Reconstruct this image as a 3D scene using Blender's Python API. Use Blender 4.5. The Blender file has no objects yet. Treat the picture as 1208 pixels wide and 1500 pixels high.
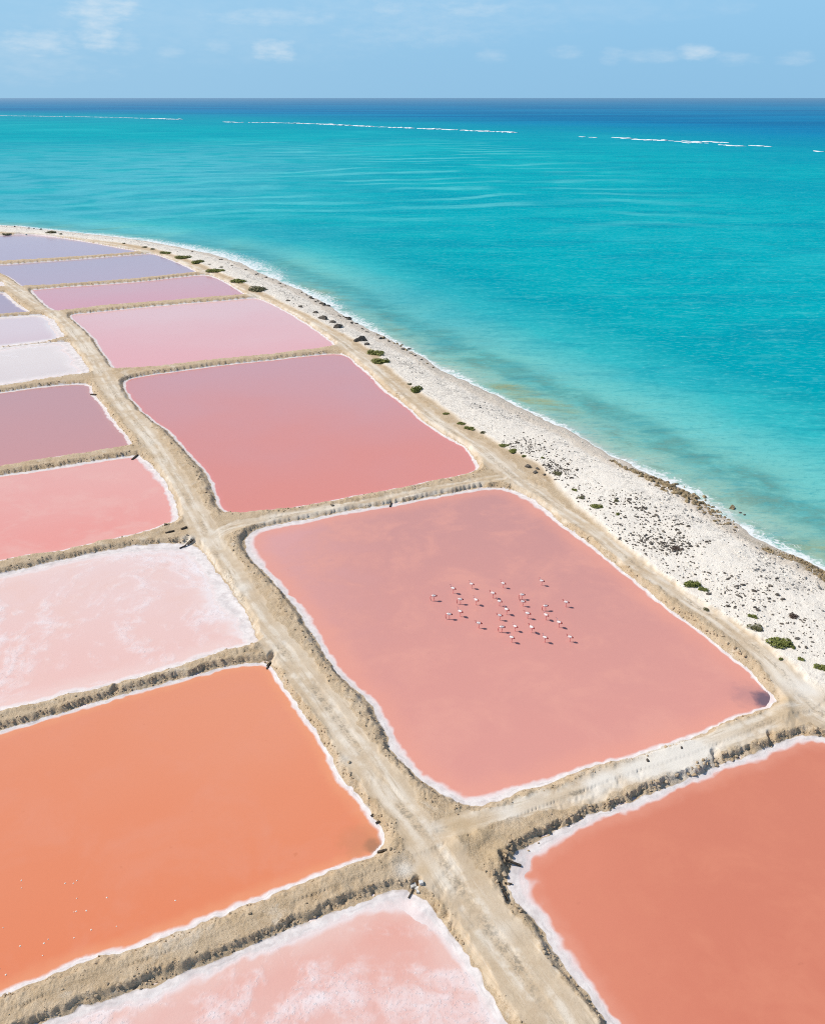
import bpy, math, random
import numpy as np
from mathutils import Vector

rng = np.random.default_rng(7)
random.seed(7)
scene = bpy.context.scene
C = scene.collection

# ------------------------------------------------------------------ camera
CAM_H = 65.0
FPX, CX, CY = 1200.0, 604.0, 750.0          # focal length and centre in photograph pixels
PITCH = math.atan(607.0 / FPX)
cam_d = bpy.data.cameras.new('camera')
cam = bpy.data.objects.new('camera', cam_d)
C.objects.link(cam)
cam.location = (0, 0, CAM_H)
cam.rotation_euler = (math.pi / 2 - PITCH, 0, 0)
cam_d.sensor_fit = 'VERTICAL'
cam_d.sensor_height = 36.0
cam_d.lens = 36.0 * FPX / 1500.0
cam_d.clip_start = 0.5
cam_d.clip_end = 200000.0
scene.camera = cam
SP, CP = math.sin(PITCH), math.cos(PITCH)


def G(px, py, z=0.0):
    """ground point at height z seen at a photograph pixel"""
    u, v = (px - CX) / FPX, (CY - py) / FPX
    dy, dz = CP + v * SP, -SP + v * CP
    t = (CAM_H - z) / -dz
    return (u * t, dy * t)


def depth_of(x, y):
    return y * CP + CAM_H * SP


# ------------------------------------------------------------------ sun, sky, exposure
SUN_EL = math.radians(48)
SUN_TO = Vector((-0.975 * math.cos(SUN_EL), 0.22 * math.cos(SUN_EL), math.sin(SUN_EL))).normalized()
sun_d = bpy.data.lights.new('sun', 'SUN')
sun = bpy.data.objects.new('sun', sun_d)
C.objects.link(sun)
sun_d.energy = 4.15
sun_d.angle = math.radians(0.5)
sun_d.color = (1.0, 0.94, 0.865)
sun.rotation_euler = (-SUN_TO).to_track_quat('-Z', 'Y').to_euler()
sun.location = (-200, 60, 300)

scene.view_settings.view_transform = 'Standard'
scene.view_settings.look = 'None'
scene.view_settings.gamma = 1.0
scene.view_settings.exposure = 0.0
scene.view_settings.use_curve_mapping = False
scene.cycles.use_denoising = False
scene.cycles.filter_width = 1.05


class NT:
    """small helper for writing node trees"""
    def __init__(s, tree):
        s.t = tree
        s.n = tree.nodes
        s.l = tree.links

    def put(s, sock, v):
        if hasattr(v, 'is_output'):
            s.l.new(v, sock)
        elif isinstance(v, (tuple, list)) and len(v) == 3 and sock.type == 'RGBA':
            sock.default_value = (*v, 1)
        else:
            sock.default_value = v

    def math(s, op, a, b=0.0, c=None, clamp=False):
        n = s.n.new('ShaderNodeMath')
        n.operation = op
        n.use_clamp = clamp
        s.put(n.inputs[0], a)
        s.put(n.inputs[1], b)
        if c is not None:
            s.put(n.inputs[2], c)
        return n.outputs[0]

    def step(s, v, a, b, lo=0.0, hi=1.0):
        n = s.n.new('ShaderNodeMapRange')
        n.interpolation_type = 'SMOOTHSTEP'
        for k, q in zip(('Value', 'From Min', 'From Max', 'To Min', 'To Max'), (v, a, b, lo, hi)):
            s.put(n.inputs[k], q)
        return n.outputs[0]

    def lin(s, v, a, b, lo=0.0, hi=1.0):
        n = s.n.new('ShaderNodeMapRange')
        for k, q in zip(('Value', 'From Min', 'From Max', 'To Min', 'To Max'), (v, a, b, lo, hi)):
            s.put(n.inputs[k], q)
        return n.outputs[0]

    def mix(s, f, a, b, mode='MIX'):
        n = s.n.new('ShaderNodeMix')
        n.data_type = 'RGBA'
        n.blend_type = mode
        s.put(n.inputs[0], f)
        s.put(n.inputs[6], a)
        s.put(n.inputs[7], b)
        return n.outputs[2]

    def noise(s, vec, scale, detail=3.0, rough=0.55, dist=0.0, col=False):
        n = s.n.new('ShaderNodeTexNoise')
        s.put(n.inputs['Vector'], vec)
        s.put(n.inputs['Scale'], scale)
        s.put(n.inputs['Detail'], detail)
        s.put(n.inputs['Roughness'], rough)
        s.put(n.inputs['Distortion'], dist)
        return n.outputs['Color' if col else 'Fac']

    def voro(s, vec, scale, feature='F1'):
        n = s.n.new('ShaderNodeTexVoronoi')
        n.feature = feature
        s.put(n.inputs['Vector'], vec)
        s.put(n.inputs['Scale'], scale)
        return n

    def ramp(s, f, stops):
        n = s.n.new('ShaderNodeValToRGB')
        e = n.color_ramp.elements
        while len(e) < len(stops):
            e.new(0.5)
        for k, (p, c) in zip(e, stops):
            k.position = p
            k.color = (*c, 1)
        s.put(n.inputs[0], f)
        return n.outputs[0]

    def attr(s, name, out='Fac'):
        n = s.n.new('ShaderNodeAttribute')
        n.attribute_name = name
        return n.outputs[out]

    def pos(s):
        return s.n.new('ShaderNodeNewGeometry').outputs['Position']

    def scl(s, vec, v, rot=0.0):
        n = s.n.new('ShaderNodeMapping')
        n.vector_type = 'POINT'
        s.put(n.inputs['Vector'], vec)
        n.inputs['Scale'].default_value = v
        n.inputs['Rotation'].default_value = (0, 0, rot)
        return n.outputs[0]

    def bump(s, h, strength, distance, normal=None):
        n = s.n.new('ShaderNodeBump')
        s.put(n.inputs['Height'], h)
        s.put(n.inputs['Strength'], strength)
        s.put(n.inputs['Distance'], distance)
        if normal is not None:
            s.put(n.inputs['Normal'], normal)
        return n.outputs[0]


def L(r, g, b):
    """sRGB 0-255 to linear"""
    f = lambda c: (c / 255 / 12.92) if c / 255 <= 0.04045 else ((c / 255 + 0.055) / 1.055) ** 2.4
    return (f(r), f(g), f(b))


def sc(c, k):
    return tuple(min(1.0, q * k) for q in c)


# world: physical sky with small fair-weather clouds low over the sea
world = bpy.data.worlds.new('World')
scene.world = world
world.use_nodes = True
w = NT(world.node_tree)
w.n.clear()
sky = w.n.new('ShaderNodeTexSky')
sky.sky_type = 'NISHITA'
sky.sun_disc = False
sky.sun_elevation = SUN_EL
sky.sun_rotation = math.atan2(SUN_TO.x, SUN_TO.y)
sky.altitude = 60
sky.air_density = 1.0
sky.dust_density = 0.35
sky.ozone_density = 1.6
tc = w.n.new('ShaderNodeTexCoord').outputs['Generated']
sep = w.n.new('ShaderNodeSeparateXYZ')
w.put(sep.inputs[0], tc)
az = w.math('ARCTAN2', sep.outputs[0], sep.outputs[1])
el = w.math('ARCSINE', sep.outputs[2])
comb = w.n.new('ShaderNodeCombineXYZ')
w.put(comb.inputs[0], az)
w.put(comb.inputs[1], w.math('MULTIPLY', el, 2.0))
sv = comb.outputs[0]
sv = w.scl(sv, (.75, 1.15, 1), .12)
cn = w.noise(sv, 62.0, 6.0, 0.62)
cn2 = w.noise(sv, 11.0, 4.0, 0.6)


def sky_dir(px, py):
    u, v = (px - CX) / FPX, (CY - py) / FPX
    d = Vector((u, CP + v * SP, -SP + v * CP)).normalized()
    return math.atan2(d.x, d.y), math.asin(d.z)


total = None
for (px, py, wx, wy, amt) in [
        (150, 14, 46, 17, .95), (148, 52, 30, 24, 1.0), (188, 62, 24, 16, .5), (60, 64, 52, 18, .75), (250, 75, 24, 9, .4),
        (318, 66, 24, 12, .4), (403, 72, 30, 15, .95), (400, 26, 95, 12, .55), (570, 10, 34, 14, .5), (690, 14, 70, 12, .55),
        (605, 50, 150, 16, .30), (640, 20, 230, 34, .25), (720, 82, 22, 9, .35), (828, 76, 24, 9, .45), (893, 82, 18, 11, .4),
        (955, 82, 44, 9, .4), (1018, 77, 26, 10, .8), (1080, 86, 30, 8, .45), (1165, 85, 22, 9, .4), (880, 16, 170, 16, .15),
        (20, 90, 120, 26, .3), (1068, 8, 30, 10, .25), (330, 45, 300, 40, .16)]:
    a0, e0 = sky_dir(px, py)
    da = w.math('DIVIDE', w.math('SUBTRACT', az, a0), wx / FPX)
    de = w.math('DIVIDE', w.math('SUBTRACT', el, e0), wy / FPX)
    r2 = w.math('ADD', w.math('MULTIPLY', da, da), w.math('MULTIPLY', de, de))
    warp = w.math('MULTIPLY', w.math('SUBTRACT', w.math('ADD', w.math('MULTIPLY', cn, 0.6), w.math('MULTIPLY', cn2, 0.4)), 0.5), 4.6)
    m = w.step(w.math('SUBTRACT', r2, warp), 1.3, -1.1, 0.0, amt)
    total = m if total is None else w.math('MAXIMUM', total, m)
# the rest of the sky carries the same thin cloud
thin = w.step(w.noise(tc, 3.2, 6.0, 0.6), 0.50, 0.78, 0.0, 0.35)
thin = w.math('MULTIPLY', thin, w.step(el, 0.10, 0.30))
total = w.math('MAXIMUM', total, thin)
SKY_K = 0.1
sc9 = lambda c: tuple(q / SKY_K for q in c)
tinted = w.mix(1.0, sky.outputs[0], (0.86, 0.94, 0.98), 'MULTIPLY')
low_air = w.mix(w.step(el, 0.0, 0.13), sc9((0.27, 0.535, 0.79)), sc9((0.315, 0.60, 0.87)))
low_air = w.mix(w.step(az, .35, -.55, 0, .35), low_air, sc9((0.41, 0.65, 0.84)))
tinted = w.mix(w.step(el, 0.42, 0.05, 0, .96), tinted, low_air)
cloud_col = w.mix(0.5, (8.0, 8.6, 9.0), (8.6, 9.1, 9.4))
allsky = w.mix(w.math('MULTIPLY', total, 0.62), tinted, cloud_col)
bg = w.n.new('ShaderNodeBackground')
w.put(bg.inputs['Color'], allsky)
bg.inputs['Strength'].default_value = SKY_K
wo = w.n.new('ShaderNodeOutputWorld')
w.l.new(bg.outputs[0], wo.inputs[0])


# ------------------------------------------------------------------ numeric helpers
def vnoise(x, y, seed=0):
    xi, yi = np.floor(x).astype(np.int64), np.floor(y).astype(np.int64)
    xf, yf = (x - xi).astype(np.float32), (y - yi).astype(np.float32)
    xf = xf * xf * (3 - 2 * xf)
    yf = yf * yf * (3 - 2 * yf)

    def h(a, b):
        n = (a * 374761393 + b * 668265263 + seed * 974634777) & 0xFFFFFFFF
        n = ((n ^ (n >> 13)) * 1274126177) & 0xFFFFFFFF
        n = n ^ (n >> 16)
        return (n & 0xFFFF).astype(np.float32) / 65535.0
    a, b, c, d = h(xi, yi), h(xi + 1, yi), h(xi, yi + 1), h(xi + 1, yi + 1)
    return a + (b - a) * xf + (c - a) * yf + (a - b - c + d) * xf * yf


def fbm(x, y, scale, octv=3, seed=0):
    s, amp, tot = 0.0, 1.0, 0.0
    for k in range(octv):
        f = 2.03 ** k / scale
        s = s + amp * vnoise(x * f + 17.3 * k, y * f - 9.1 * k, seed + k)
        tot += amp
        amp *= 0.5
    return s / tot            # 0..1


def smooth(t):
    t = np.clip(t, 0, 1)
    return t * t * (3 - 2 * t)


def catmull(pts, n=4, closed=True):
    P = np.array(pts, float)
    N = len(P)
    out = []
    rngi = range(N) if closed else range(N - 1)
    for i in rngi:
        if closed:
            p0, p1, p2, p3 = P[(i - 1) % N], P[i], P[(i + 1) % N], P[(i + 2) % N]
        else:
            p0, p1, p2, p3 = P[max(i - 1, 0)], P[i], P[i + 1], P[min(i + 2, N - 1)]
        for k in range(n):
            t = k / n
            out.append(0.5 * (2 * p1 + (p2 - p0) * t + (2 * p0 - 5 * p1 + 4 * p2 - p3) * t * t + (3 * p1 - p0 - 3 * p2 + p3) * t ** 3))
    if not closed:
        out.append(P[-1])
    return np.array(out)


def seg_field(X, Y, poly, closed, vals=None, inside=False):
    """unsigned distance, side (+1 = left of the line), interpolated values and nearest segment normal"""
    n = len(poly)
    S = n if closed else n - 1
    D = np.empty(X.shape, np.float32)
    SD = np.empty(X.shape, np.float32)
    V = np.empty(X.shape, np.float32)
    NX = np.empty(X.shape, np.float32)
    NY = np.empty(X.shape, np.float32)
    IN = np.zeros(X.shape, bool)
    CH = 60000
    for c0 in range(0, X.size, CH):
        x, y = X[c0:c0 + CH].astype(np.float32), Y[c0:c0 + CH].astype(np.float32)
        best = np.full(x.shape, 1e18, np.float32)
        bs, bv, bnx, bny = np.zeros_like(x), np.zeros_like(x), np.zeros_like(x), np.zeros_like(x)
        ins = np.zeros(x.shape, bool)
        for i in range(S):
            ax, ay = poly[i][:2]
            bx, by = poly[(i + 1) % n][:2]
            ex, ey = bx - ax, by - ay
            ll = ex * ex + ey * ey + 1e-9
            dx, dy = x - np.float32(ax), y - np.float32(ay)
            t = np.clip((dx * np.float32(ex) + dy * np.float32(ey)) / np.float32(ll), 0, 1)
            qx, qy = dx - t * np.float32(ex), dy - t * np.float32(ey)
            d2 = qx * qx + qy * qy
            m = d2 < best
            if m.any():
                best[m] = d2[m]
                bs[m] = np.sign(ex * dy[m] - ey * dx[m])
                if vals is not None:
                    bv[m] = vals[i] + (vals[(i + 1) % n] - vals[i]) * t[m]
                q = 1.0 / math.sqrt(ll)
                bnx[m], bny[m] = -ey * q, ex * q
            if inside and ay != by:
                cr = ((ay > y) != (by > y))
                ins ^= cr & (x < (bx - ax) * (y - ay) / (by - ay) + ax)
        D[c0:c0 + CH] = np.sqrt(best)
        SD[c0:c0 + CH], V[c0:c0 + CH], NX[c0:c0 + CH], NY[c0:c0 + CH], IN[c0:c0 + CH] = bs, bv, bnx, bny, ins
    return D, SD, V, NX, NY, IN


# ------------------------------------------------------------------ outlines traced from the photograph (ground plan)
# (px, py[, crust width in metres])
PONDS = {
    'flamingo': dict(w=0.8, pts=[(357, 797, 1.2), (365, 783, 1.1), (383, 774, .9), (423, 766, .9), (479, 755, .8), (530, 746, .7), (579, 738, .6), (645, 726, .6), (711, 715, .6), (744, 717, .8), (780, 732, 1.0),
                       (805, 752, .7), (830, 774, .5), (870, 802, .4), (905, 831, .4), (940, 859, .35), (975, 889, .35), (1010, 914, .3), (1050, 945, .3), (1085, 972, .3), (1113, 1000, .25), (1129, 1018, .25), (1134, 1029, .25), (1118, 1038, .25),
                       (1085, 1051, .25), (1040, 1070, .25), (1000, 1085, .3), (950, 1101, .3), (900, 1116, .35), (850, 1131, .4), (800, 1149, .55), (750, 1166, .9), (720, 1176, .9), (697, 1181, 1.0),
                       (664, 1175, 1.0), (631, 1155, .9), (598, 1128, .75), (575, 1099, .7), (561, 1067, .7), (542, 1032, .7), (515, 1006, .65), (479, 966, .65), (446, 910, .7), (420, 875, .75), (390, 843, .8), (365, 817, 1.2)]),
    'coral': dict(w=0.45, pts=[(181, 562), (198, 553), (250, 545), (300, 538), (350, 532), (400, 527), (450, 521), (492, 518), (505, 520), (516, 527), (539, 547), (565, 572), (592, 592), (622, 618), (651, 638), (679, 653),
                    (695, 671), (701, 686), (692, 694), (640, 705), (590, 716), (530, 727), (470, 738), (420, 746), (358, 753), (326, 750), (315, 730), (306, 704), (288, 679), (265, 655), (245, 633), (215, 610), (190, 584)]),
    'rose': dict(w=0.5, pts=[(102, 464), (110, 460), (132, 458), (232, 448), (331, 440), (364, 437), (380, 438), (400, 446), (430, 462), (458, 480), (480, 496), (489, 505), (480, 510), (440, 515), (400, 520), (330, 527), (275, 533), (232, 538), (190, 541),
                   (166, 541), (158, 528), (146, 512), (136, 496), (117, 478)]),
    'orchid': dict(w=0.6, pts=[(45, 426), (55, 424), (99, 420), (199, 413), (281, 404), (305, 403.5), (322, 409), (340, 419), (358, 431), (345, 434), (265, 440), (166, 448), (99, 456), (78, 455), (64, 446), (54, 437)]),
    'lilac': dict(w=0.6, pts=[(-60, 392), (0, 388), (99, 381), (199, 373), (225, 372), (252, 381), (275, 391), (289, 399), (280, 401), (232, 406), (132, 415), (45, 420), (32, 420), (17, 409), (0, 401), (-30, 397)]),
    'lavender': dict(w=0.6, pts=[(-320, 352), (-150, 347), (0, 345), (33, 343), (66, 345), (132, 355), (180, 364), (204, 368), (195, 371), (166, 373), (99, 378), (0, 384), (-100, 390), (-330, 396)]),
    'small_white': dict(w=1.5, pts=[(-120, 416), (-40, 413), (0, 413), (7, 417), (6, 421), (-10, 423), (-130, 431)]),
    'violet': dict(w=1.0, pts=[(-240, 445), (-100, 435), (-30, 430), (0, 429), (10, 430), (20, 440), (32, 449), (44, 456), (38, 459), (0, 462), (-100, 471), (-250, 484)]),
    'blush': dict(w=2.2, pts=[(-240, 488), (-100, 475), (0, 465), (40, 462), (62, 462), (76, 467), (84, 475), (90, 486), (95, 494), (80, 499), (0, 509), (-100, 520), (-250, 538)]),
    'pale': dict(w=3.0, pts=[(-230, 538), (-100, 522), (0, 510), (60, 503), (97, 501), (108, 510), (122, 528), (132, 545), (125, 550), (100, 552), (0, 567), (-100, 580), (-240, 600)]),
    'mauve': dict(w=0.6, pts=[(-230, 606), (-100, 588), (0, 575), (60, 567), (99, 563), (126, 563), (134, 568), (138, 577), (156, 600), (175, 626), (192, 645), (193, 653), (182, 656), (132, 664), (60, 675), (0, 685), (-100, 702), (-240, 724)]),
    'salmon': dict(w=0.9, pts=[(-230, 735), (-100, 713), (0, 697, .7), (99, 682, .7), (182, 669, .7), (205, 669, .8), (220, 679), (233, 694), (245, 710), (254, 728), (262, 750), (258, 763), (245, 770, .6), (199, 784, .5), (99, 806, .5), (0, 823, .5), (-100, 842, .5), (-240, 868, .5)]),
    'salt_white': dict(w=1.6, pts=[(-230, 884), (-100, 860), (0, 841, 1.2), (139, 810, 1.5), (200, 800, 2.2), (250, 796, 2.8), (285, 799, 2.6), (298, 810, 2.2), (315, 832, 2.4), (341, 870, 2.8), (362, 905, 2.6), (376, 932, 2.0), (373, 945, 1.4), (345, 953, 1.0), (313, 961, .8), (209, 991, .7), (100, 1019, .7), (0, 1043, .7), (-100, 1066, .7), (-260, 1100, .7)]),
    'orange': dict(w=0.42, pts=[(-260, 1128), (-100, 1092), (0, 1069), (104, 1041), (209, 1011), (313, 982), (360, 973), (384, 971), (400, 977), (412, 999), (432, 1029), (459, 1066), (479, 1099), (499, 1138), (528, 1171), (548, 1198), (562, 1224, .4), (556, 1244, .25), (532, 1261, .3), (485, 1279, .35), (432, 1296, .4), (380, 1319), (278, 1361), (156, 1402), (75, 1432), (0, 1463), (-120, 1512), (-300, 1586)]),
    'pink_crust': dict(w=.95, pts=[(-330, 1680), (-100, 1570), (70, 1496), (175, 1459), (285, 1421), (345, 1396), (400, 1374), (445, 1355), (483, 1341), (532, 1318, 1.2), (570, 1307, 1.6), (594, 1307, 1.7), (625, 1322, 1.4), (645, 1349, 1.1), (665, 1379), (698, 1418), (748, 1498), (800, 1580), (860, 1680), (500, 1760), (-200, 1800)]),
    'terracotta': dict(w=0.8, pts=[(1330, 1086), (1208, 1082, .8), (1175, 1080, .8), (1142, 1089, .7), (1091, 1111, .7), (1058, 1122, .5), (1030, 1136, .5), (989, 1149, .6), (926, 1172, .7), (870, 1194, .7), (819, 1216, .9), (769, 1241, 1.2), (745, 1266, 1.8), (742, 1295, 1.8), (752, 1316, 1.5), (766, 1334, 1.3), (796, 1368, 1.0),
                         (828, 1418, .75), (860, 1458, .7), (887, 1499, .65), (950, 1590, .65), (1040, 1700, .65), (1700, 1700), (1560, 1200)]),
}
COAST = [(-1400, 316), (-700, 319), (-300, 323), (-100, 327), (0, 330), (66, 336), (132, 343), (199, 351), (265, 363), (331, 378), (380, 399), (410, 413), (446, 429), (480, 447), (506, 464), (536, 481), (565, 495), (612, 521), (665, 551), (711, 574), (742, 590),
         (780, 608), (826, 628), (889, 667), (930, 684), (973, 704), (1010, 722), (1049, 750), (1104, 784), (1150, 808), (1208, 838), (1330, 905), (1500, 1000), (1800, 1170), (2300, 1450)]
BEACH_IN = [(-1400, 323), (-700, 327), (-300, 332), (-100, 337), (0, 340), (66, 343), (132, 351), (200, 359), (232, 366), (265, 376), (298, 388), (331, 403), (380, 426), (412, 443), (446, 459), (496, 486), (539, 509), (565, 535), (599, 565), (645, 595), (695, 631), (728, 651),
            (763, 668), (790, 684), (806, 704), (832, 735), (862, 760), (893, 788), (942, 832), (1002, 872), (1064, 912), (1108, 944), (1148, 984), (1200, 1010), (1300, 1055), (1500, 1150), (1900, 1350)]
# tracks: (centre line, half widths, whiteness 0..1)
ROADS = [
    ([(-120, 396, 2.6), (-40, 398, 2.6), (5, 411, 2.6), (40, 433, 2.6), (75, 455, 2.6), (100, 476, 2.6), (120, 500, 2.6), (138, 525, 2.6), (152, 548, 2.4), (168, 575, 2.2), (190, 605, 2.1), (220, 642, 2.0), (250, 688, 2.0), (275, 730, 2.1), (298, 772, 2.4),
      (325, 822, 2.3), (352, 868, 2.2), (385, 915, 2.2), (418, 955, 2.0), (460, 1006, 1.9), (500, 1061, 1.9), (540, 1116, 1.9), (585, 1176, 2.0), (625, 1226, 2.1), (665, 1285, 2.4), (712, 1350, 2.5), (768, 1425, 2.5), (830, 1510, 2.5), (900, 1610, 2.5)], 0.55),
    ([(-100, 337, 2.2), (66, 345, 2.2), (150, 355, 2.2), (220, 369, 2.2), (258, 380, 2.2), (292, 394, 2.2), (320, 406, 2.2), (370, 431, 2.2), (410, 448, 2.2), (445, 467, 2.2), (485, 490, 2.4), (520, 515, 2.4), (545, 536, 2.0), (575, 562, 1.9), (610, 592, 1.9), (650, 622, 1.9), (700, 655, 2.2), (740, 687, 2.6), (785, 720, 2.0),
      (826, 748, 1.5), (878, 782, 1.3), (925, 820, 1.3), (976, 856, 1.35), (1036, 896, 1.4), (1096, 938, 1.6), (1138, 974, 1.9), (1168, 1010, 2.3), (1210, 1045, 2.4), (1330, 1070, 2.4)], 0.6),
    ([(310, 785, 1.6), (340, 768, 1.5), (400, 756, 1.3), (480, 742, 1.2), (580, 725, 1.2), (680, 706, 1.3), (735, 697, 1.6)], 0.5),
    ([(640, 1215, 1.6), (720, 1192, 1.2), (800, 1172, 1.2), (860, 1152, 1.4), (930, 1128, 1.5), (1000, 1102, 1.5), (1060, 1080, 1.4), (1130, 1052, 1.6), (1180, 1035, 2.0)], 0.85),
]


def ground_line(pts, z=0.0):
    return np.array([(*G(p[0], p[1], z), *(p[2:])) for p in pts])


# ------------------------------------------------------------------ terrain grid
RATIO = 0.0031
Y0, TW = 28.0, 1.85
y_rows = Y0 * np.exp(RATIO * np.arange(int(math.log(660 / Y0) / RATIO) + 1))
NC = 1620
t_cols = np.linspace(-TW, TW, NC)
halfw = 0.45 * y_rows + 14.7
GX = (halfw[:, None] * t_cols[None, :]).astype(np.float64)
GY = np.repeat(y_rows[:, None], NC, 1)
NR = len(y_rows)
X, Y = GX.ravel(), GY.ravel()

coast_g = catmull(ground_line(COAST), 3, False)
cd, cs, _, _, _, _ = seg_field(X, Y, coast_g, False)
wob = (fbm(X, Y, 9.0, 3, 11) - .5) * 2.6 + (fbm(X, Y, 2.0, 2, 12) - .5) * 0.9
DC = -cs * cd + wob                        # + inland  (line runs from far left to near right: land on its right)
beach_g = catmull(ground_line(BEACH_IN, 0.9), 3, False)
bd, bs, _, _, _, _ = seg_field(X, Y, beach_g, False)
DB = bs * bd + (fbm(X, Y, 5.0, 3, 13) - .5) * 1.8   # + seaward of the coast road

SDP = np.full(X.shape, 1e3, np.float32)
WP = np.full(X.shape, 0.8, np.float32)
NYP = np.zeros(X.shape, np.float32)
IP = np.full(X.shape, -1, np.int32)
edge_wob = (fbm(X, Y, 3.0, 3, 21) - .5) * 0.7 + (fbm(X, Y, 0.8, 2, 22) - .5) * 0.42
width_wob = 0.40 + 0.75 * fbm(X, Y, 3.5, 3, 23) + 0.45 * fbm(X, Y, 0.9, 2, 24)
pond_fields = {}
for k, (nm, pd) in enumerate(PONDS.items()):
    pts = [(*G(p[0], p[1]), p[2] if len(p) > 2 else pd['w']) for p in pd['pts']]
    cp = catmull(pts, 3, True)
    pd['ground'] = cp
    x0, y0 = cp[:, 0].min() - 22, cp[:, 1].min() - 22
    x1, y1 = cp[:, 0].max() + 22, cp[:, 1].max() + 22
    idx = np.nonzero((X > x0) & (X < x1) & (Y > y0) & (Y < y1))[0]
    d, s_, v, nx, ny, ins = seg_field(X[idx], Y[idx], cp, True, np.maximum(cp[:, 2], 0.15), True)
    sd = np.where(ins, -d, d) + edge_wob[idx]
    # outward normal y of the nearest edge: positive = far bank, whose face looks towards the camera
    area = 0.5 * np.sum(cp[:, 0] * np.roll(cp[:, 1], -1) - np.roll(cp[:, 0], -1) * cp[:, 1])
    out_y = (-ny if area > 0 else ny)
    pond_fields[nm] = (idx, sd, v * width_wob[idx])
    m = sd < SDP[idx]
    j = idx[m]
    SDP[j], WP[j], NYP[j], IP[j] = sd[m], (v * width_wob[idx])[m], out_y[m], k

ROADM = np.zeros(X.shape, np.float32)
ROADU = np.full(X.shape, 9.0, np.float32)
ROADW = np.zeros(X.shape, np.float32)
ALONG = np.zeros(X.shape, np.float32)
SIDE = np.zeros(X.shape, np.float32)
rw = (fbm(X, Y, 4.0, 3, 31) - .5) + .5 * (fbm(X, Y, 0.9, 2, 32) - .5)
for q, (pts, white) in enumerate(ROADS):
    rl = catmull(ground_line(pts, 1.0), 3, False)
    d, s_, v, _, _, _ = seg_field(X, Y, rl, False, rl[:, 2])
    m = smooth((v * 1.08 - d + rw * 1.5) / 0.8 + 0.45)
    ROADM = np.maximum(ROADM, m)
    arc = np.concatenate([[0], np.cumsum(np.hypot(*np.diff(rl[:, :2], axis=0).T))])
    ij = np.nonzero(d < 9)[0]
    _, _, al, _, _, _ = seg_field(X[ij], Y[ij], rl, False, arc)
    arcv = np.zeros(X.shape, np.float32)
    arcv[ij] = al
    near = (d / np.maximum(v, .1)) < ROADU
    ROADU = np.where(near, d / np.maximum(v, .1), ROADU)
    ALONG = np.where(near, arcv + 300 * q, ALONG)
    SIDE = np.where(near, s_ * d, SIDE)
    ROADW = np.where(near & (d < 8), white, ROADW)
MAIN = None

# gullies cut through the banks by old sluices: (from px, to px, half width, depth)
GULLY = [((391, 979), (399, 955), .30, 1.0), ((597, 1316), (611, 1287), .28, 1.0), ((1053, 1122), (1047, 1100), .35, .9), ((735, 1262), (752, 1266), .30, .7), ((572, 741), (574, 731), .3, .8),
         ((1129, 1092), (1128, 1072), .25, .7), ((737, 1292), (746, 1318), .22, .6), ((168, 1016), (171, 1004), .3, .8), ((270, 806), (285, 789), .3, .8), ((262, 800), (274, 787), .25, .7)]

lowland = fbm(X, Y, 14.0, 2, 41)
n_mid = fbm(X, Y, 1.3, 3, 42)
n_fine = fbm(X, Y, 0.45, 2, 43)
n_clod = np.abs(fbm(X, Y, 0.9, 2, 44) - .5) * 2
HB = 0.60 + 0.20 * lowland + 0.22 * fbm(X, Y, 3.6, 2, 93)
far_face = smooth(NYP * 1.3)
SL = (1.05 - 0.5 * far_face) * (0.65 + 0.7 * fbm(X, Y, 2.2, 2, 45))
ramp_t = smooth(SDP / SL)
toe = 0.12 + 0.75 * fbm(X, Y, 2.2, 3, 47) ** 1.3
scarp = 0.08 + 0.22 * smooth(SDP / toe) + (HB - 0.35) * smooth((SDP - toe) / (0.14 + 0.22 * fbm(X, Y, 3.0, 2, 48)))
Z = np.where(far_face > 0.0, (0.08 + (HB - 0.08) * ramp_t) * (1 - far_face) + scarp * far_face, 0.08 + (HB - 0.08) * ramp_t)
ramp_t = np.clip((Z - .08) / (HB - .08), 0, 1)
shelf = np.where(SDP > -WP, 0.08 * (1 + SDP / np.maximum(WP, .05)), -0.30 * smooth(-(SDP + WP) / 2.5))
Z = np.where(SDP < 0, shelf + 0.03 * (n_fine - .5) * (SDP > -WP), Z)
onland = smooth(SDP / 0.3)
shoulder = np.exp(-((SDP - SL - 0.55) / 0.75) ** 2)
plateau = smooth((SDP - np.where(far_face > .3, toe + .30, SL * .9 + .25)) / .5)
rough_k = 1 - 0.80 * plateau
n_grit = fbm(X, Y, 0.22, 2, 49)
Z = Z + onland * (shoulder * (1 - far_face) * smooth((3.0 - ROADU) / 1.2) * (0.03 + 0.34 * n_clod) + (n_mid - .5) * 0.16 * rough_k + (n_fine - .5) * 0.24 * rough_k + (n_grit - .5) * 0.13 * (rough_k + .12)) * (1 - 0.9 * ROADM)
face = ramp_t * (1 - ramp_t) * 4
bite = np.maximum(0, fbm(X + 1.5 * fbm(X, Y, 2.0, 2, 91), Y, 0.75, 3, 46) - .42) * smooth((fbm(X, Y, 4.5, 2, 92) - .3) / .35)
Z = Z - face * far_face * bite * 1.5 * smooth((210 - Y) / 90)
Z = Z * 1.0 - ROADM * onland * 0.10 * (1 - ramp_t * 0) * 0.6
for (a, b, hw, dep) in GULLY:
    ga, gb = G(*a), G(*b, 0.8)
    gl = np.array([ga, gb])
    mm = (np.abs(X - ga[0]) < 7) & (np.abs(Y - ga[1]) < 7)
    ii = np.nonzero(mm)[0]
    d, _, _, _, _, _ = seg_field(X[ii], Y[ii], gl, False)
    Z[ii] = Z[ii] - dep * smooth((hw + .22 - d) / .22) * np.clip(Z[ii], 0, 1)
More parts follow.
